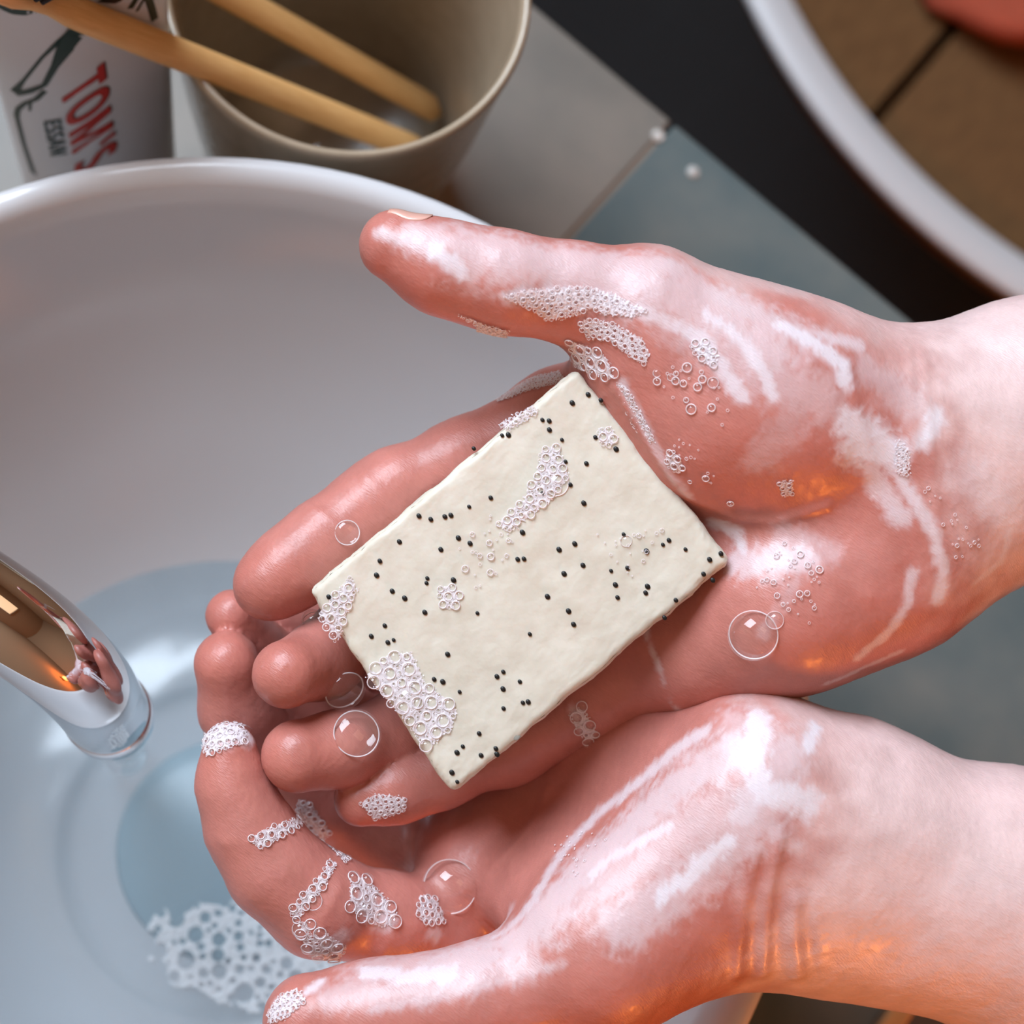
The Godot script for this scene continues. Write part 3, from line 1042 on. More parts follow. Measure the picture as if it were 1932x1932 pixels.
	var lathers := {"upper": [
		[[[-57.7, 34.7, -29.5], [-36.3, 35.3, -42.5], [-15.7, 37.7, -52.4], [4.3, 39.8, -53.9]], 9.5, 0.42],
		[[[-14.4, 37.6, -47.2], [4.6, 39.2, -48.2], [20.8, 39.1, -53.5]], 7.4, 0.3],
		[[[23.5, 37.8, -65.9], [34.8, 36.1, -67.4]], 5.4, 0.3],
		[[[53.8, 32.8, -63.7], [65.6, 29.5, -65.9]], 6.1, 0.25],
		[[[-67.3, 33, -25.5], [-56, 34.7, -31], [-37.9, 34.8, -44.6], [-24.4, 36.7, -54.5], [-5.4, 37.9, -57.8], [10.9, 39.5, -62.4]], 5.4, 0.42],
		[[[-61.9, 34.2, -25.1], [-56.1, 34.1, -25.2]], 3.2, 0.77],
		[[[-74.2, 30.9, -21], [-64.6, 33.6, -24]], 1.9, 0.47],
		[[[-44.4, 33.5, -27.9], [-34.7, 34.5, -37.1], [-26.7, 35.2, -41.5], [-16.8, 37.2, -44.8], [-7.3, 37.7, -47.4], [-1.2, 37.9, -45], [6.2, 37.9, -43.1]], 2.7, 0.64],
		[[[-10.9, 37.8, -51.9], [-1.4, 39, -52.2], [6.3, 39.5, -49.6], [10.8, 39, -46.9]], 2.3, 0.68],
		[[[2.5, 39, -60.3], [11.2, 39.6, -61.9], [18.2, 39.4, -62.1], [20.8, 39.3, -59.4]], 2.7, 0.77],
		[[[4.1, 39.3, -60], [18.4, 37.3, -69.1]], 2.3, 0.51],
		[[[27.2, 37.2, -53.8], [33.4, 35, -56.3], [39.1, 33.3, -56.5], [31.4, 34.6, -51.5]], 5.1, 0.81],
		[[[41.9, 35.1, -62.9], [40.9, 35.8, -68.3]], 3, 0.77],
		[[[36.3, 32.3, -52.1], [41.5, 29.5, -50.7], [49, 28.6, -49]], 3.2, 0.55],
		[[[15, 39.4, -49.7], [24, 38.3, -53.6]], 4.9, 0.3],
		[[[43.4, 31.7, -54.7], [56.1, 28.8, -51.3], [64.1, 24.4, -47.3], [67.2, 21.1, -43.1]], 2, 0.64],
		[[[58.9, 24.6, -42.6], [62.7, 21.3, -37.5], [63.9, 17.9, -31.7], [62.6, 14.3, -23.6]], 1.6, 0.55],
		[[[69.4, 26.6, -63.8], [73.1, 21.7, -59], [71.6, 20.6, -51.7]], 1.1, 0.42],
		[[[19.6, 13.4, -25.9], [24.2, 14.9, -27.2], [28.6, 15.6, -24.5]], 2.2, 0.7],
		[[[29, 15, -22], [33.1, 19.2, -24.4], [39.2, 22.1, -30.6]], 5.1, 0.5],
		[[[32.9, 20.4, -31.8], [41.9, 22.8, -34.4]], 4.1, 0.25],
		[[[17.9, 33.3, -37.6], [17.6, 39.6, -53.6]], 5.4, 0.22],
		[[[-14.9, 28.4, -31.8], [-6.8, 26.1, -28.9], [0.2, 24.5, -26.3], [11.3, 20.9, -24.9]], 1.6, 0.42],
		[[[22.5, -2.9, -3.3], [31.9, -1.4, 3.1], [41.7, -8.7, 5.9]], 1.2, 0.51],
		[[[23.8, -16.6, 20], [30.6, -19.4, 21.7]], 1.6, 0.42],
		[[[69.6, 11.3, -31.8], [61.5, 8.6, -16.1]], 1.1, 0.42],
		[[[42.9, 17.2, -12.8], [41, 22.1, -24.4]], 1.9, 0.21]], "lower": [
		[[[47.5, 6.2, 9.4], [45.3, -0.7, 19.1], [42.7, -12.5, 33.8], [41.7, -12.3, 46.9], [42.9, -5.6, 59.3], [41.5, -8.2, 70.6]], 2.7, 0.6],
		[[[53, 11.7, 12.9], [49, 3, 28.8], [46.7, -0.6, 45.2], [46.5, -0, 61.4], [40, -3, 79.7]], 8.4, 0.5],
		[[[62.4, 15.5, 3.9], [66.3, 15.4, 18.2], [65.1, 10.6, 33.3], [59.3, 7.4, 52.3]], 8.1, 0.42],
		[[[52.5, 11.2, 4.4], [59.2, 15.2, 11], [67.8, 16.3, 11.2], [57, 10.2, 28.5], [48.8, 2.6, 52.3], [40.1, -5, 75.9], [25.4, -7.6, 93.2]], 8.9, 0.36],
		[[[54.4, 11.5, 1.3], [59, 15.2, 9.8], [63.6, 16, 13.2], [72.2, 15.6, 9.1]], 4.9, 0.78],
		[[[65.2, 10.5, -6.4], [65.9, 14.2, -0.8]], 2.2, 0.77],
		[[[64.8, 13, 26.5], [63.3, 9.6, 36.2], [62.2, 8.1, 43.4]], 3.2, 0.81],
		[[[53.9, 7.5, 30.9], [49, 2.2, 43.4], [48.5, 2, 48.2]], 2.4, 0.68],
		[[[24.7, -7.7, 94.1], [31.2, -4.8, 90], [38.2, -3.1, 82.8]], 3.5, 0.72],
		[[[18.9, -10.3, 101.8], [18, -9.6, 105.1]], 1.5, 0.68],
		[[[15.2, -11.2, 112], [16.4, -9.6, 109.2]], 2.4, 0.51],
		[[[66.4, 8.3, 41.4], [63.4, 7.4, 53.8], [51.1, 0.4, 72.5], [41, -1.2, 86.5], [30.4, -3.2, 99.5]], 1.6, 0.42],
		[[[52.7, 11.8, 8.7], [62.3, 15.9, 11.5], [63.7, 14.7, 20.3]], 5.4, 0.6],
		[[[49.2, 2.4, 34.5], [44.8, -2.9, 64.1], [34.9, -5.3, 83.8]], 6.1, 0.5],
		[[[22, -7.1, 103.1], [36.5, -2.3, 89.6], [50.1, 0.2, 71.2]], 4.1, 0.35],
		[[[-33.8, -19.2, 77.2], [-28.3, -19.3, 71.9]], 3.5, 0.78],
		[[[16.5, -25.3, 91.8], [15.3, -28.6, 97.3]], 3.2, 0.42],
		[[[15.8, -25.8, 81.9], [22.1, -28.1, 82.6]], 3.8, 0.51],
		[[[32.9, -33.3, 76.9], [39.4, -7.1, 74.7], [41.4, -17.1, 64]], 2.7, 0.42],
		[[[69.4, 15.2, 18.4], [76.8, 13.6, 17.8]], 2.7, 0.34]]}
	var lits := {
		"upper": {"wrist": Vector3(47.7, 17.1, -66.7), "arm": Vector3(0.526, 0.205, -0.825), "tips": [Vector3(-46.4, -11.7, 44.5), Vector3(-29.9, -7.5, 57.3), Vector3(-16.7, -15.3, 68.5), Vector3(0.8, -27.2, 64.3), Vector3(-67.2, 27.7, -21)], "pale": [[Vector3(-15.1, 19.9, -68.2), 26.0], [Vector3(12, 20.1, -72.8), 22.0]], "nail": {"from": Vector3(-67, 23.3, -24.1), "to": Vector3(-75.5, 24.1, -21.8), "out": Vector3(-0.417, 0.099, -0.875), "angle": 0.95}},
		"lower": {"wrist": Vector3(77.9, -6.4, 15.5), "arm": Vector3(0.913, 0.075, -0.4), "tips": [Vector3(-30.6, -20.8, 75.5), Vector3(-42.9, -24.9, 62.1), Vector3(-49.9, -30.3, 52.4), Vector3(22.9, -13.2, 108.9)], "pale": [[Vector3(64.6, -0.4, -4.7), 20.0]], "nail": {"from": Vector3(31.1, -15.5, 100.8), "to": Vector3(20.6, -17.9, 111.1), "out": Vector3(0.494, -0.679, 0.52), "angle": 0.95}}}
	var skin := mat(Color.WHITE, 0.42)
	skin.vertex_color_use_as_albedo = true
	skin.subsurf_scatter_enabled = true
	skin.subsurf_scatter_strength = 0.05
	skin.metallic_specular = 0.5
	skin.clearcoat_enabled = true
	skin.clearcoat = 0.12
	skin.clearcoat_roughness = 0.2
	bump(skin, 0.06, 2, FastNoiseLite.TYPE_CELLULAR, 60.0, 0.009, 13)
	skin.uv1_scale = Vector3(24, 55, 100)
	var o := thing("person", ORIGIN, "person holding a speckled soap bar in two wet cupped hands", "person")
	var nail := mat(Color(0.86, 0.66, 0.60), 0.22)
	nail.clearcoat_enabled = true
	nail.clearcoat = 0.5
	for k in ["upper", "lower"]:
		var d: Dictionary = lits[k]
		var h := put("hand", skin_mesh(hands[k], 0.85, segments(creases[k]), segments(lathers[k]), d), skin, o)
		h.set_meta("label", "upper hand with outstretched thumb, soap lying on its fingers" if k == "upper" else "lower hand cupped beneath, thumb along the picture's bottom edge")
		put("fingernail", nail_mesh(hands[k], d.nail), nail, h)


func nail_mesh(hand: Array, d: Dictionary) -> ArrayMesh:
	# a curved plate laid on the skin, open towards the fingertip
	var along: Vector3 = (d.to - d.from).normalized()
	var out: Vector3 = (d.out - along * d.out.dot(along)).normalized()
	var side := along.cross(out)
	var some := near(hand, (d.from + d.to) / 2, 16.0)
	var rings := []
	for i in 11:
		var u := i / 10.0
		var row := []
		var wide: float = d.angle * (0.82 + 0.18 * sin(u * PI)) * (1.0 if u > 0.12 else 0.75 + 2.0 * u)
		for layer in 2:
			for j in 13:
				var jj := j if layer == 0 else 12 - j
				var a: float = lerpf(-wide, wide, jj / 12.0)
				var dir := out * cos(a) + side * sin(a)
				var p: Vector3 = d.from.lerp(d.to, u) + dir * 16.0
				for s in 14: p -= dir * (dist(some, p) - 0.02)
				var lift := 0.28 if layer == 0 else -0.2
				row.append((p + dir * (lift + 0.15 * u * u)) / 1000.0)
		rings.append(row)
	return loft(rings, true)


# ------------------------------------------------------------------ soap
const SOAP_AT := Vector3(-0.00524, 0.94008, -0.10114)
const SOAP_X := Vector3(0.17192, 0.25315, -0.95203)
const SOAP_Y := Vector3(0.0366, 0.96411, 0.26297)
const SOAP_Z := Vector3(0.98443, -0.08005, 0.15648)
const SOAP_HALF := Vector3(39.0, 10.5, 26.8)


func soap_warp(p: Vector3) -> Vector3:
	# the bar was cut a little out of square
	var c: Array = [Vector2(-36.4, -26.9), Vector2(38.7, -26.8), Vector2(38.2, 26.8), Vector2(-40.5, 26.9)]
	var u := p.x / SOAP_HALF.x * 0.5 + 0.5
	var v := p.z / SOAP_HALF.z * 0.5 + 0.5
	var q: Vector2 = c[0].lerp(c[1], u).lerp(c[3].lerp(c[2], u), v)
	var out := Vector3(q.x, p.y, q.y)
	var edge := maxf(absf(p.x) - SOAP_HALF.x + 6.0, absf(p.z) - SOAP_HALF.z + 6.0)
	var n := rough_noise.get_noise_3dv(p * Vector3(0.7, 0.35, 0.7))
	var f := fine_noise.get_noise_3dv(p * 1.1)
	var wear := smoothstep(0.0, 6.0, edge)
	out += Vector3(p.x / SOAP_HALF.x * (n * 0.6 + f * 0.12), -absf(n) * 0.4 + f * 0.05, p.z / SOAP_HALF.z * (n * 0.6 + f * 0.12)) * wear
	out.y += rough_noise.get_noise_3dv(p * 0.4) * 0.25 + f * 0.05
	return out


func build_soap() -> void:
	var o := thing("soap_bar", SOAP_AT, "cream soap bar speckled with black seeds, held in the upper hand", "soap")
	o.basis = Basis(SOAP_X, SOAP_Y, SOAP_Z)
	var st := SurfaceTool.new()
	st.begin(Mesh.PRIMITIVE_TRIANGLES)
	st.set_smooth_group(0)
	var R := 1.9
	var inner := SOAP_HALF - Vector3.ONE * R
	var n := 0
	for face in 6:
		var ax := face / 2
		var sg := 1.0 if face % 2 == 0 else -1.0
		var nu := 90 if ax != 0 else 30
		var nv := 64
		for i in nu + 1:
			for j in nv + 1:
				var p := Vector3.ZERO
				p[ax] = SOAP_HALF[ax] * sg
				p[(ax + 1) % 3] = spread(float(i) / nu) * SOAP_HALF[(ax + 1) % 3]
				p[(ax + 2) % 3] = spread(float(j) / nv) * SOAP_HALF[(ax + 2) % 3]
				var c := p.clamp(-inner, inner)
				p = c + (p - c).normalized() * R if (p - c).length() > 0.0001 else p
				st.add_vertex(soap_warp(p) / 1000.0)
		for i in nu:
			for j in nv:
				var a := n + i * (nv + 1) + j
				var q := [a, a + nv + 1, a + 1, a + 1, a + nv + 1, a + nv + 2]
				if sg > 0: q = [a, a + 1, a + nv + 1, a + 1, a + nv + 2, a + nv + 1]
				for w in q: st.add_index(w)
		n += (nu + 1) * (nv + 1)
	st.generate_normals()
	var sm := mat(Color.WHITE, 0.5)
	grain(sm, Color(0.79, 0.755, 0.69), Color(0.85, 0.825, 0.77), Vector3.ONE * 14.0, 0.012, 5, 70)
	bump(sm, 0.03, 4, FastNoiseLite.TYPE_SIMPLEX_SMOOTH, 14.0, 0.012, 71)
	sm.subsurf_scatter_enabled = true
	sm.subsurf_scatter_strength = 0.1
	put("bar", st.commit(), sm, o)
	var seed_mesh := SphereMesh.new()
	seed_mesh.radius = 0.0005
	seed_mesh.height = 0.0009
	seed_mesh.radial_segments = 10
	seed_mesh.rings = 6
	var black := mat(Color(0.045, 0.05, 0.055), 0.45)
	var deep := mat(Color(0.60, 0.60, 0.57), 0.5)
	var rng := RandomNumberGenerator.new()
	rng.seed = 4
	for group in 2:
		for s in ([[33.4, -21.6], [37.2, -20.8], [38.5, -18.1], [26.1, -22.9], [27.1, -21.8], [25.9, -20.3], [17.3, -25.9], [18.4, -25.1], [26.6, -16.9], [32.5, -12.7], [34.3, -7.9], [10.8, -27.6], [24.2, -12.8], [27.4, -9.6], [21.8, -8.3], [16.0, -10.7], [6.8, -17.1], [2.0, -18.6], [21.5, -3.4], [-7.6, -24.0], [-6.1, -21.8], [-3.4, -20.3], [-2.2, -19.7], [-4.1, -14.9], [-2.9, -12.4], [-14.4, -22.4], [-8.6, -15.4], [-20.3, -21.9], [-22.8, -20.0], [7.3, -7.0], [23.8, 7.3], [14.4, 2.1], [11.0, 0.9], [2.8, -3.2], [3.9, -2.4], [12.8, 6.8], [8.5, 5.6], [25.3, 13.2], [28.9, 14.4], [30.5, 14.5], [32.0, 18.3], [37.3, 23.9], [34.6, 23.3], [31.6, 24.9], [32.3, 27.2], [16.7, 11.6], [19.8, 13.4], [15.5, 14.5], [14.1, 16.9], [20.6, 19.2], [19.4, 20.0], [23.4, 25.4], [19.1, 26.7], [-15.6, -11.8], [-14.8, -12.5], [-10.7, -8.6], [-22.4, -15.2], [-21.3, -12.3], [-19.9, -7.2], [-11.3, 0.2], [-28.4, -10.5], [-32.1, -10.6], [-30.2, -7.3], [-28.9, -6.9], [4.1, 12.4], [3.1, 15.3], [2.6, 7.1], [-5.5, 10.9], [-21.9, 2.9], [-26.5, 6.8], [-27.6, 5.2], [-25.1, 10.8], [-15.1, 13.5], [-16.8, 13.4], [-13.7, 17.4], [-17.5, 16.3], [-16.1, 21.3], [-15.1, 21.9], [-20.1, 19.6], [-27.6, 20.4], [-32.1, 20.3], [-33.9, 20.5], [-30.3, 24.3], [-26.9, 25.2], [-27.5, 26.3], [-37.5, 23.1], [-37.9, 25.4], [-33.7, -23.0]] if group == 0 else [[14.0, -21.6], [25.7, -10.7], [31.4, -7.7], [27.6, -3.0], [34.1, 6.4], [-8.6, -17.4], [-29.6, -16.2], [-5.8, -5.0], [-0.1, 12.2], [1.0, 14.7], [0.4, 8.0], [-14.3, 3.2], [-20.0, 13.9], [13.6, -2.0], [-4.1, -19.6], [16.4, 13.5], [-21.9, 25.6], [-27.8, 4.5]]):
			var m := put("seed", seed_mesh, black if group == 0 else deep, o)
			var q := Vector2(s[0], s[1])
			var k: float = rng.randf_range(0.8, 1.15) * (1.0 if group == 0 else 1.9)
			m.transform = Transform3D(Basis(Vector3.UP, rng.randf() * TAU).scaled(Vector3(k, 0.7, k * 1.25)), Vector3(q.x, soap_top(q.x, q.y) + (0.12 if group == 0 else -0.5), q.y) / 1000.0)


func spread(t: float) -> float:
	# closer rows near the edges, for the round
	return clampf(signf(t - 0.5) * (1.0 - pow(1.0 - absf(2.0 * t - 1.0), 1.35)), -1.0, 1.0)


func soap_top(x: float, z: float) -> float:
	return soap_warp(Vector3(x, SOAP_HALF.y, z)).y


# ------------------------------------------------------------------ foam
func settle(host: String, some: Array, p: Vector3, n: Vector3) -> Array:
	# drops a point along -N on to the skin or the soap: [point in mm about ORIGIN, normal]
	if host == "soap":
		var l := (p - (SOAP_AT - ORIGIN) * 1000.0)
		var x := l.dot(SOAP_X)
		var z := l.dot(SOAP_Z)
		var y := soap_top(x, z)
		if absf(x) > SOAP_HALF.x or absf(z) > SOAP_HALF.z: y -= 1.5
		return [(SOAP_AT - ORIGIN) * 1000.0 + SOAP_X * x + SOAP_Y * y + SOAP_Z * z, SOAP_Y]
	var q := p + n * 6.0
	for k in 12:
		var d := dist(some, q)
		if absf(d) < 0.03: break
		q -= n * clampf(d, -2.0, 2.0)
	return [q, slope(some, q)]


func build_foam() -> void:
	var rng := RandomNumberGenerator.new()
	rng.seed = 21
	var torus := TorusMesh.new()
	torus.rings = 14
	torus.ring_segments = 6
	var dome := SphereMesh.new()
	dome.radius = 1.0
	dome.height = 2.0
	dome.radial_segments = 16
	dome.rings = 8
	for row in [
		["upper", [-0.6, 34.3, -37.4], [-0.018, 0.902, 0.431], [[-13.5, 32.8, -36], [-7, 36.3, -42], [6.4, 37.3, -41.2], [13, 33.8, -36.1], [2.8, 34.6, -35.9], [-5.5, 31, -32.9]], 0.26, 1.21, "scattered tiny bubbles on the thumb base of the upper hand"],
		["upper", [9.6, 25.6, -28.7], [0.118, 0.740, 0.662], [[-1.7, 29.7, -30.6], [9.4, 30.6, -30.9], [21.4, 20.8, -29.2], [14.6, 21.2, -26.2], [4.2, 25.7, -26.4]], 0.21, 0.91, "scattered tiny bubbles beside the soap's long upper right edge"],
		["upper", [40.5, 20.5, -24.8], [-0.094, 0.959, 0.266], [[32.1, 20, -31.1], [44.7, 23.1, -30.6], [49.4, 20.8, -19.9], [35.7, 18.3, -17.7]], 0.21, 0.91, "scattered tiny bubbles on the heel of the upper palm"],
		["upper", [58.4, 28.3, -55.4], [0.244, 0.927, 0.284], [[45.1, 32.3, -56], [55.8, 31, -58.2], [68.4, 24.9, -57.2], [64.3, 25.3, -50.3]], 0.21, 0.58, "scattered tiny bubbles on the upper wrist"],
		["lower", [43.9, -7.6, 44.4], [-0.667, 0.744, 0.045], [[39.7, -16.9, 47], [41.9, -13.5, 39.3], [47.2, -0.4, 40.3], [46.8, 0.4, 51]], 0.19, 0.47, "scattered tiny bubbles on the lower thumb base"],
		["soap", [-13.7, 10.8, 10.7], [0.037, 0.964, 0.263], [[-18.8, 9.6, 15.6], [-18.6, 12.8, 3.9], [-8.8, 12.7, 3], [-8.7, 8, 20.2]], 0.21, 0.91, "scattered tiny bubbles down the middle of the soap"],
		["soap", [10.5, 15.6, -10.2], [0.037, 0.964, 0.263], [[0.9, 14.9, -6.5], [12.2, 17.1, -15.9], [14.5, 16.7, -15], [14.3, 13.5, -3.2]], 0.19, 0.58, "scattered tiny bubbles near the soap's right corner"],
		["upper", [-45.5, 12.4, -26.4], [0.264, 0.439, 0.859], [[-51, 26.7, -19.9], [-40.6, 26.1, -25], [-44, -8.4, -35.2], [-46, -9, -32.6], [-45.8, 26.3, -19.1]], 0.16, 0.52, "thin foam hanging under the outstretched upper thumb"],
		["upper", [-31.6, -3.9, -28.2], [-0.606, 0.787, 0.118], [[-36.6, -7.7, -22], [-32.7, -5.9, -30.4], [-28.4, -1.1, -34.6], [-26.2, 2.5, -33], [-30.8, -3.4, -27.4], [-34.7, -7.9, -21.7]], 0.16, 0.44, "fine foam on the upper index finger's outer edge by the soap corner"],
		["lower", [-1.1, -40.7, 75], [0.258, 0.965, -0.049], [[-11.1, -49.4, 72.7], [-8.9, -50.4, 71.4], [-0.3, -56.2, 73.1], [7.2, -31.1, 76.5], [6.8, -26.9, 78.6], [-0.4, -30.2, 77.6]], 0.19, 0.91, "foam strand between the lower index and middle fingers"],
		["upper", [-33, 33.9, -36], [0.135, 0.905, 0.403], [[-45.3, 33.4, -27.2], [-43.6, 34.4, -30.2], [-37.3, 34.6, -36.7], [-34.1, 35.1, -39.9], [-27.7, 35.6, -42.7], [-20.4, 37, -44], [-22.3, 35.7, -41.4], [-27, 33.7, -38.8], [-30.3, 33.5, -37.5], [-32.5, 31.5, -33.5], [-35.7, 30.1, -30.7], [-39.6, 32, -29.6]], 0.19, 0.65, "white band of fine foam along the outstretched upper thumb"],
		["upper", [-21.6, 32.4, -36.5], [0.029, 0.838, 0.545], [[-30, 30.7, -34.2], [-29, 32.3, -36.3], [-23.9, 33.7, -38.5], [-17.5, 34.8, -39.3], [-14, 34.2, -38.1], [-13.6, 32.9, -36.2], [-17, 32.3, -35.9], [-22.6, 31.4, -35.9], [-26.5, 29, -34.1]], 0.19, 0.65, "curved strip of foam in the crook below the upper thumb band"],
		["upper", [-22.8, 25.1, -32], [-0.099, 0.624, 0.775], [[-29.2, 25.5, -32], [-26.6, 26.8, -33], [-21.5, 28.6, -33.6], [-17.1, 28.3, -32.2], [-17.5, 26.5, -31.1], [-22.1, 22, -30.7], [-25.6, 17.9, -31.7]], 0.21, 1.41, "coarse foam in the web between upper thumb and soap corner"],
		["upper", [-8.4, 25.9, -29], [-0.104, 0.715, 0.691], [[-15.8, 27.5, -31.3], [-12.9, 28.2, -31.3], [-6.3, 26.6, -29.2], [-1.4, 25.6, -27.3], [-2, 24, -26.6], [-7.2, 23.6, -27.6], [-12.8, 25.7, -29.6]], 0.19, 0.57, "thin foam trail running down the thumb base beside the soap"],
		["upper", [-5.3, 37.4, -45.1], [-0.054, 0.965, 0.258], [[-9, 36.9, -44.3], [-7.3, 37.7, -47.4], [-3.4, 38, -46.4], [-2.1, 37.5, -44], [-4.6, 37, -43.3]], 0.19, 0.91, "small foam heap high on the thumb base of the upper hand"],
		["upper", [4.6, 25.5, -26.4], [-0.006, 0.716, 0.698], [[1.7, 26.3, -27.1], [4.5, 27.5, -27.6], [7, 25.8, -26.5], [6.3, 24, -25.4], [3.6, 24.1, -25.6]], 0.21, 0.91, "tiny foam clump on the palm near the soap's long side"],
		["upper", [26.2, 28.2, -37.3], [0.328, 0.758, 0.564], [[23.9, 29.4, -36.8], [25.8, 29.9, -38.7], [28.2, 27, -37.7], [26.8, 26.2, -36.1]], 0.21, 0.60, "round foam dot alone in the middle of the upper palm"],
		["upper", [27.7, -18.1, 20.7], [0.167, 0.860, 0.482], [[23.7, -17, 20.8], [24.9, -15.3, 17.9], [31.6, -18.6, 20.1], [31.6, -21.3, 22.5], [26.6, -17.9, 22.2]], 0.19, 1.54, "foam wedge under the soap's lower long edge on the upper hand"],
		["upper", [5.1, -24.5, 63.1], [0.195, 0.921, 0.336], [[0.7, -24.3, 66.3], [2.6, -23.5, 62.1], [7.7, -23.2, 58.9], [9.2, -24.9, 61.4], [5.3, -26.7, 66.8]], 0.19, 0.60, "see-through foam patch on the upper hand's little finger"],
		["upper", [41.1, 33.2, -57.2], [0.095, 0.933, 0.348], [[37.3, 34.6, -59.2], [40.9, 34.2, -59.4], [44.4, 32.1, -55.5], [41.8, 32, -54.7]], 0.16, 0.44, "pinhole foam at the upper wrist"],
		["lower", [-31.5, -24.8, 74.7], [-0.113, 0.985, 0.128], [[-36.8, -39.1, 75.9], [-33.4, -21.3, 72.4], [-30.1, -33.3, 68.9], [-27.4, -18.6, 73.1], [-29.4, -17.1, 76.9], [-31.8, -19.4, 80.9]], 0.21, 0.91, "white foam cap on the lower hand's index fingertip"],
		["lower", [17.3, -26.7, 81.8], [0.209, 0.967, -0.144], [[9.6, -25.1, 80.2], [12.8, -27.8, 78.2], [21.3, -28.7, 78.7], [24.4, -28.8, 81], [22.2, -28.1, 83.6], [17.3, -25.4, 85.5], [13.5, -23.2, 85.7]], 0.19, 1.66, "triangular foam patch at the lower index finger's base"],
		["lower", [13.5, -26.6, 94.8], [0.311, 0.819, 0.482], [[7.5, -23.2, 94.9], [9.6, -22.5, 92.9], [14.5, -24.2, 92.8], [18.9, -27.7, 92.1], [19.3, -33.8, 95.8], [14.6, -29.2, 98.2], [10.4, -25.3, 97.2]], 0.21, 1.54, "open bubbly foam on the outer side of the lower index finger"],
		["lower", [5.1, -22.7, 87.7], [0.114, 0.993, 0.011], [[4.2, -22.5, 94.7], [3.8, -20.9, 89.9], [4.2, -21.7, 85], [3.7, -24.4, 80.7], [5.3, -25.2, 80.1], [6.4, -21.9, 85.4], [6.3, -21.6, 91], [6.8, -23.2, 95]], 0.19, 1.03, "foam string lying in the lower index finger's middle crease"],
		["lower", [-10.7, -29.5, 82], [0.197, 0.974, 0.115], [[-13, -18.5, 88.4], [-11, -19.2, 83.6], [-12.6, -49.5, 74.3], [-10.2, -50.8, 73.7], [-7.8, -20, 83.4], [-9.6, -18.9, 88.8]], 0.19, 0.91, "foam string across the lower index finger below its foamy tip"],
		["lower", [16.5, -10.7, 110.7], [-0.452, 0.870, 0.198], [[14.8, -13, 114.1], [14.4, -11.6, 109.4], [16.1, -10.4, 106.3], [19.1, -8.4, 106.9], [18.2, -8.9, 112.2], [16.4, -11.9, 115]], 0.19, 0.60, "foam speckles on the tip of the lower thumb"],
		["lower", [28.3, -32.8, 74.1], [0.200, 0.944, -0.263], [[24.5, -32.3, 72.8], [27.9, -35, 70.7], [33, -34.7, 73.4], [29.6, -31.4, 77], [26.6, -30.4, 76.5]], 0.19, 0.91, "small foam triangle beside the bubble in the lower palm"],
		["soap", [-4.8, 1.1, 44.8], [0.037, 0.964, 0.263], [[-16.2, 0.9, 47.5], [-15.5, 2.5, 41.4], [-12.2, 3.4, 37.6], [-5.5, 2.3, 40.8], [2.6, 2.2, 39.8], [5.1, 1, 43.8], [4.3, -0.3, 48.8], [3.3, -0.8, 50.8], [-3.4, -0.1, 49.1], [-10.2, 0.4, 48.3]], 0.22, 1.54, "big foam patch on the soap's lower left end"],
		["soap", [-29.7, 3.3, 40.4], [0.037, 0.964, 0.263], [[-32.6, 2.3, 44.4], [-32.6, 4.2, 37.5], [-32.7, 5.1, 34.1], [-29.8, 4.7, 35.2], [-28, 3.2, 40.6], [-26.1, 2, 44.5], [-26.1, 1.6, 46.3]], 0.22, 1.03, "foam streak on the soap's left corner by the index fingertip"],
		["soap", [-14.6, 15.1, -5], [0.037, 0.964, 0.263], [[-18.9, 17.1, -11.8], [-17.1, 17.9, -14.8], [-10.9, 16.7, -11.5], [-10.2, 15.1, -5.7], [-12.9, 12.3, 4.9], [-15.8, 12.1, 6.2], [-14.9, 13.9, -0.7], [-16.1, 15.7, -6.9]], 0.21, 1.03, "foam streak across the upper middle of the soap"],
		["soap", [-13.5, 7.2, 23.7], [0.037, 0.964, 0.263], [[-16.4, 7.2, 24.1], [-14.9, 7.8, 21.7], [-12, 7.7, 21.9], [-11, 6.9, 24.4], [-12.9, 6.5, 26.3]], 0.28, 1.03, "round bubble cluster near the centre of the soap"],
		["soap", [-9.9, 19.8, -22.9], [0.037, 0.964, 0.263], [[-12.4, 19.9, -22.7], [-10.7, 20.3, -24.7], [-8, 20, -24], [-8.2, 19.5, -21.8], [-10.2, 19.3, -21]], 0.28, 1.03, "round bubble cluster near the soap's top right edge"],
		["soap", [-27.1, 18, -13.9], [0.037, 0.964, 0.263], [[-29.6, 17.1, -10.2], [-26.5, 19, -17.8], [-24.7, 18.9, -17.4], [-27.4, 17, -10.2]], 0.19, 0.52, "fine foam along the soap's top left edge"]]:
		var c := Vector3(row[1][0], row[1][1], row[1][2])
		var n := Vector3(row[2][0], row[2][1], row[2][2]).normalized()
		var ax := n.cross(Vector3(0.3, 0.2, 1)).normalized()
		var ay := n.cross(ax)
		var poly := PackedVector2Array()
		for q in row[3]:
			var dlt := Vector3(q[0], q[1], q[2]) - c
			poly.append(Vector2(dlt.dot(ax), dlt.dot(ay)))
		var lo := poly[0]
		var hi := poly[0]
		for q in poly:
			lo = lo.min(q)
			hi = hi.max(q)
		var some: Array = [] if row[0] == "soap" else near(hands[row[0]], c, (hi - lo).length() * 0.5 + 12.0)
		# bubbles packed from large to small
		var got := []
		var sizes := []
		var area := absf((hi - lo).x * (hi - lo).y)
		var sparse: bool = row[6].begins_with("scattered")
		for k in (clampi(int(area * 0.5), 12, 60) if sparse else clampi(int(area * 34.0), 160, 2400)): sizes.append(row[4] + (row[5] - row[4]) * pow(rng.randf(), 3.6))
		sizes.sort()
		sizes.reverse()
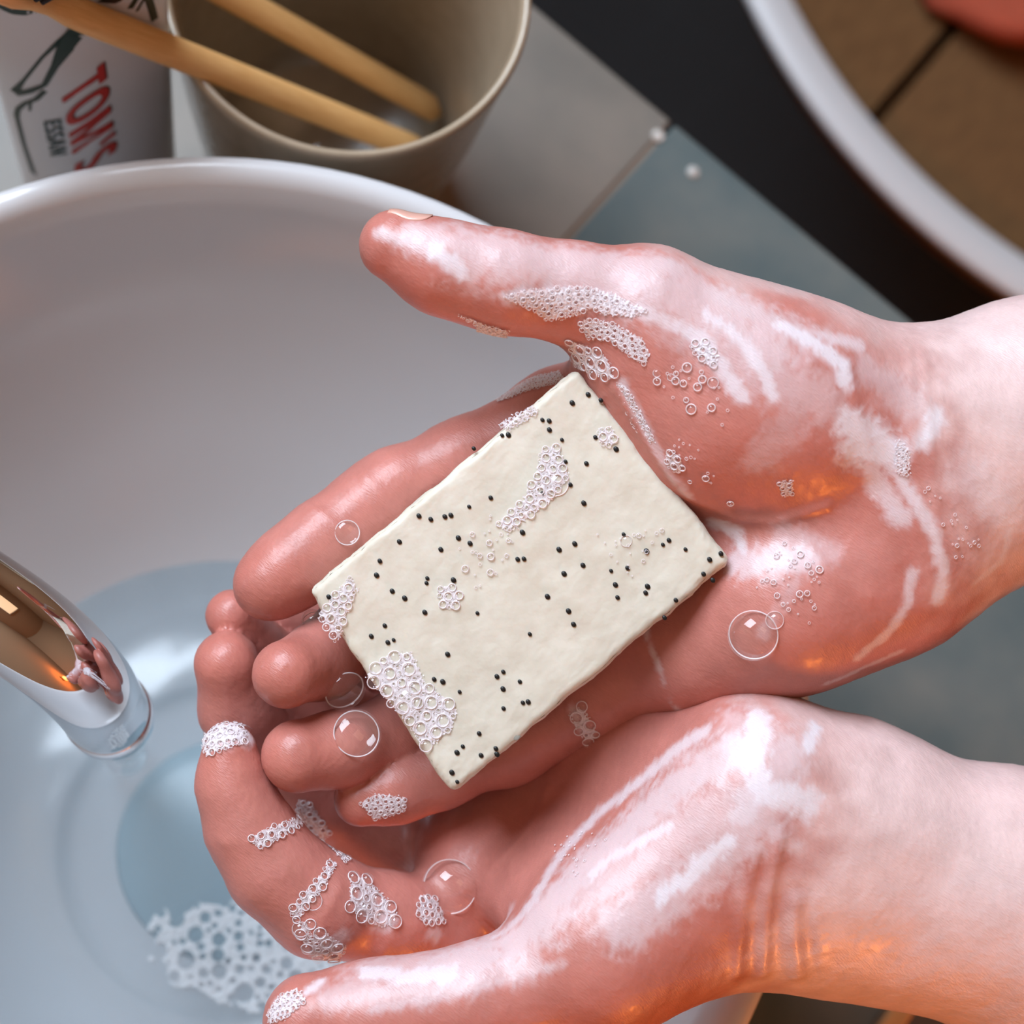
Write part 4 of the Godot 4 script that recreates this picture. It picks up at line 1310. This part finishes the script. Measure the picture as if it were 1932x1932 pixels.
		for r in sizes:
			var p := Vector2(rng.randf_range(lo.x, hi.x), rng.randf_range(lo.y, hi.y))
			if not Geometry2D.is_point_in_polygon(p, poly): continue
			var ok := true
			for g in got:
				if (g[0] - p).length() < g[1] + r * 0.97:
					ok = false
					break
			if ok: got.append([p, r])
		var st := SurfaceTool.new()
		st.begin(Mesh.PRIMITIVE_TRIANGLES)
		# the lather between the bubbles: a skin with a hole at every bubble
		var step := 0.24
		var nx := int((hi.x - lo.x) / step) + 5
		var ny := int((hi.y - lo.y) / step) + 5
		var grid := {}
		var cells := []
		for j in ny:
			for i in nx:
				var p := lo + Vector2(i - 2, j - 2) * step
				var wob := Vector2(fine_noise.get_noise_2d(p.x * 2.0 + row[1][0], p.y * 2.0), fine_noise.get_noise_2d(p.y * 2.0, p.x * 2.0 + 50.0)) * 0.7
				var inside := Geometry2D.is_point_in_polygon(p + wob, poly)
				if inside:
					for g in got:
						if (g[0] - p).length() < g[1] * 0.66:
							inside = false
							break
				if inside and not sparse: cells.append(Vector2i(i, j))
		for cell in cells:
			for q in [cell, cell + Vector2i(1, 0), cell + Vector2i(0, 1), cell + Vector2i(1, 1)]:
				if grid.has(q): continue
				var p := lo + Vector2(q.x - 2, q.y - 2) * step
				var s := settle(row[0], some, c + ax * p.x + ay * p.y, n)
				grid[q] = s[0] + s[1] * (0.32 + 0.22 * fine_noise.get_noise_2d(p.x * 1.5, p.y * 1.5))
		for cell in cells:
			var q := [grid[cell], grid[cell + Vector2i(1, 0)], grid[cell + Vector2i(0, 1)], grid[cell + Vector2i(1, 1)]]
			for w in [0, 1, 2, 1, 3, 2]: st.add_vertex(q[w] / 1000.0)
		st.index()
		st.generate_normals()
		var am: ArrayMesh = st.commit() if cells.size() else null
		var rt := SurfaceTool.new()
		rt.begin(Mesh.PRIMITIVE_TRIANGLES)
		var dt := SurfaceTool.new()
		dt.begin(Mesh.PRIMITIVE_TRIANGLES)
		var domes := 0
		for g in got:
			var s := settle(row[0], some, c + ax * g[0].x + ay * g[0].y, n)
			var nn: Vector3 = s[1]
			var r: float = g[1] / 1000.0
			var wall: float = clampf(r * 0.13, 0.000045, 0.00012)
			torus.outer_radius = r
			torus.inner_radius = r - wall * 2.0
			var bx := nn.cross(Vector3(0.1, 0.9, 0.3)).normalized()
			var b := Basis(bx, nn, bx.cross(nn))
			rt.append_from(torus, 0, Transform3D(b, (s[0] + nn * 0.38) / 1000.0))
			if g[1] > 0.42:
				domes += 1
				dt.append_from(dome, 0, Transform3D(b.scaled(Vector3.ONE * r * 0.95), (s[0] + nn * 0.3) / 1000.0))
		if got.size(): am = rt.commit(am)
		if domes: am = dt.commit(am)
		var o := put("soap_foam", am, null)
		o.position = ORIGIN
		for k in am.get_surface_count(): o.set_surface_override_material(k, foam_skin if k == 0 and cells.size() else white_foam)
		if domes: o.set_surface_override_material(am.get_surface_count() - 1, film_clear)
		tag(o, row[6], "foam", "", "stuff")
	# single bubbles
	for row in [
		["upper", [41.6, 16, -11.6], [-0.057, 0.849, 0.525], 5.5, "large clear soap bubble resting on the heel of the upper palm", 0.8],
		["lower", [29, -35.7, 66.1], [-0.149, 0.936, 0.320], 6.4, "large clear soap bubble in the hollow of the lower palm", 0.8],
		["upper", [-18.8, -18.8, 50], [0.685, 0.688, 0.241], 4.8, "clear soap bubble wedged between the soap end and the curled middle fingertip", 0.45],
		["upper", [-10, -16.4, 56.2], [0.081, 0.979, -0.188], 5.4, "clear soap bubble over the upper ring finger beside the soap end", 0.45],
		["upper", [-40.8, -8.6, 24.3], [0.198, 0.976, 0.095], 2.9, "clear soap bubble between the upper index finger and soap edge", 0.45],
		["upper", [42.8, 19.5, -16], [-0.048, 0.893, 0.448], 2.0, "little bubble stuck to the side of the large palm bubble", 0.8],
		["upper", [-34.4, -19.8, 42.6], [-0.605, 0.772, -0.197], 2.4, "clear bubble below the upper index fingertip at the soap corner", 0.8],
		["upper", [-10.4, 33.2, -36.4], [0.003, 0.891, 0.455], 0.9, "tiny bubble on the thumb base, upper one of two near the foam trail", 0.8],
		["upper", [-7.6, 33.9, -37.4], [-0.054, 0.903, 0.427], 0.8, "tiny bubble on the thumb base, right one of two near the foam trail", 0.8],
		["upper", [-0.1, 36.9, -41.4], [-0.056, 0.946, 0.321], 1.2, "small bubble in mid thumb base beside a white smear", 0.8],
		["soap", [-11.7, 16, -8.7], [0.037, 0.964, 0.263], 2.7, "clear bubble in the foam streak across the soap", 0.8],
		["soap", [-6.2, 1, 45.4], [0.037, 0.964, 0.263], 3.0, "clear bubble inside the big foam patch on the soap", 0.8],
		["soap", [7.7, 15.4, -9.2], [0.037, 0.964, 0.263], 1.3, "small bubble beside two seeds right of the soap's centre", 0.8],
		["lower", [6.7, -21.5, 89.6], [0.096, 0.985, 0.141], 2.1, "round bubble at the bend of the lower index finger", 0.8],
		["lower", [8.6, -23.8, 95.8], [0.078, 0.885, 0.460], 1.9, "round bubble on the outer edge of the lower index finger", 0.8],
		["lower", [16.9, -25.8, 83.2], [0.313, 0.944, -0.107], 1.7, "clear bubble within the triangular foam patch", 0.8]]:
		var c := Vector3(row[1][0], row[1][1], row[1][2])
		var n := Vector3(row[2][0], row[2][1], row[2][2]).normalized()
		var r: float = row[3] / 1000.0
		var o := thing("soap_bubble", ORIGIN + c / 1000.0, row[4], "bubble", "single soap bubbles")
		var bx := n.cross(Vector3(0.1, 0.9, 0.3)).normalized()
		o.basis = Basis(bx, n, bx.cross(n))
		var ball := SphereMesh.new()
		ball.radius = r
		ball.height = r * 2.0
		ball.radial_segments = 40
		ball.rings = 20
		var bf := put("bubble_film", ball, film_clear, o)
		bf.scale = Vector3(1, row[5], 1)
		bf.position.y = r * 0.25
		var foot := TorusMesh.new()
		foot.outer_radius = r * 0.985
		foot.inner_radius = r * 0.985 - clampf(r * 0.07, 0.00012, 0.0003)
		foot.rings = 48
		foot.ring_segments = 8
		put("foot_ring", foot, white_foam, o).position.y = r * 0.1
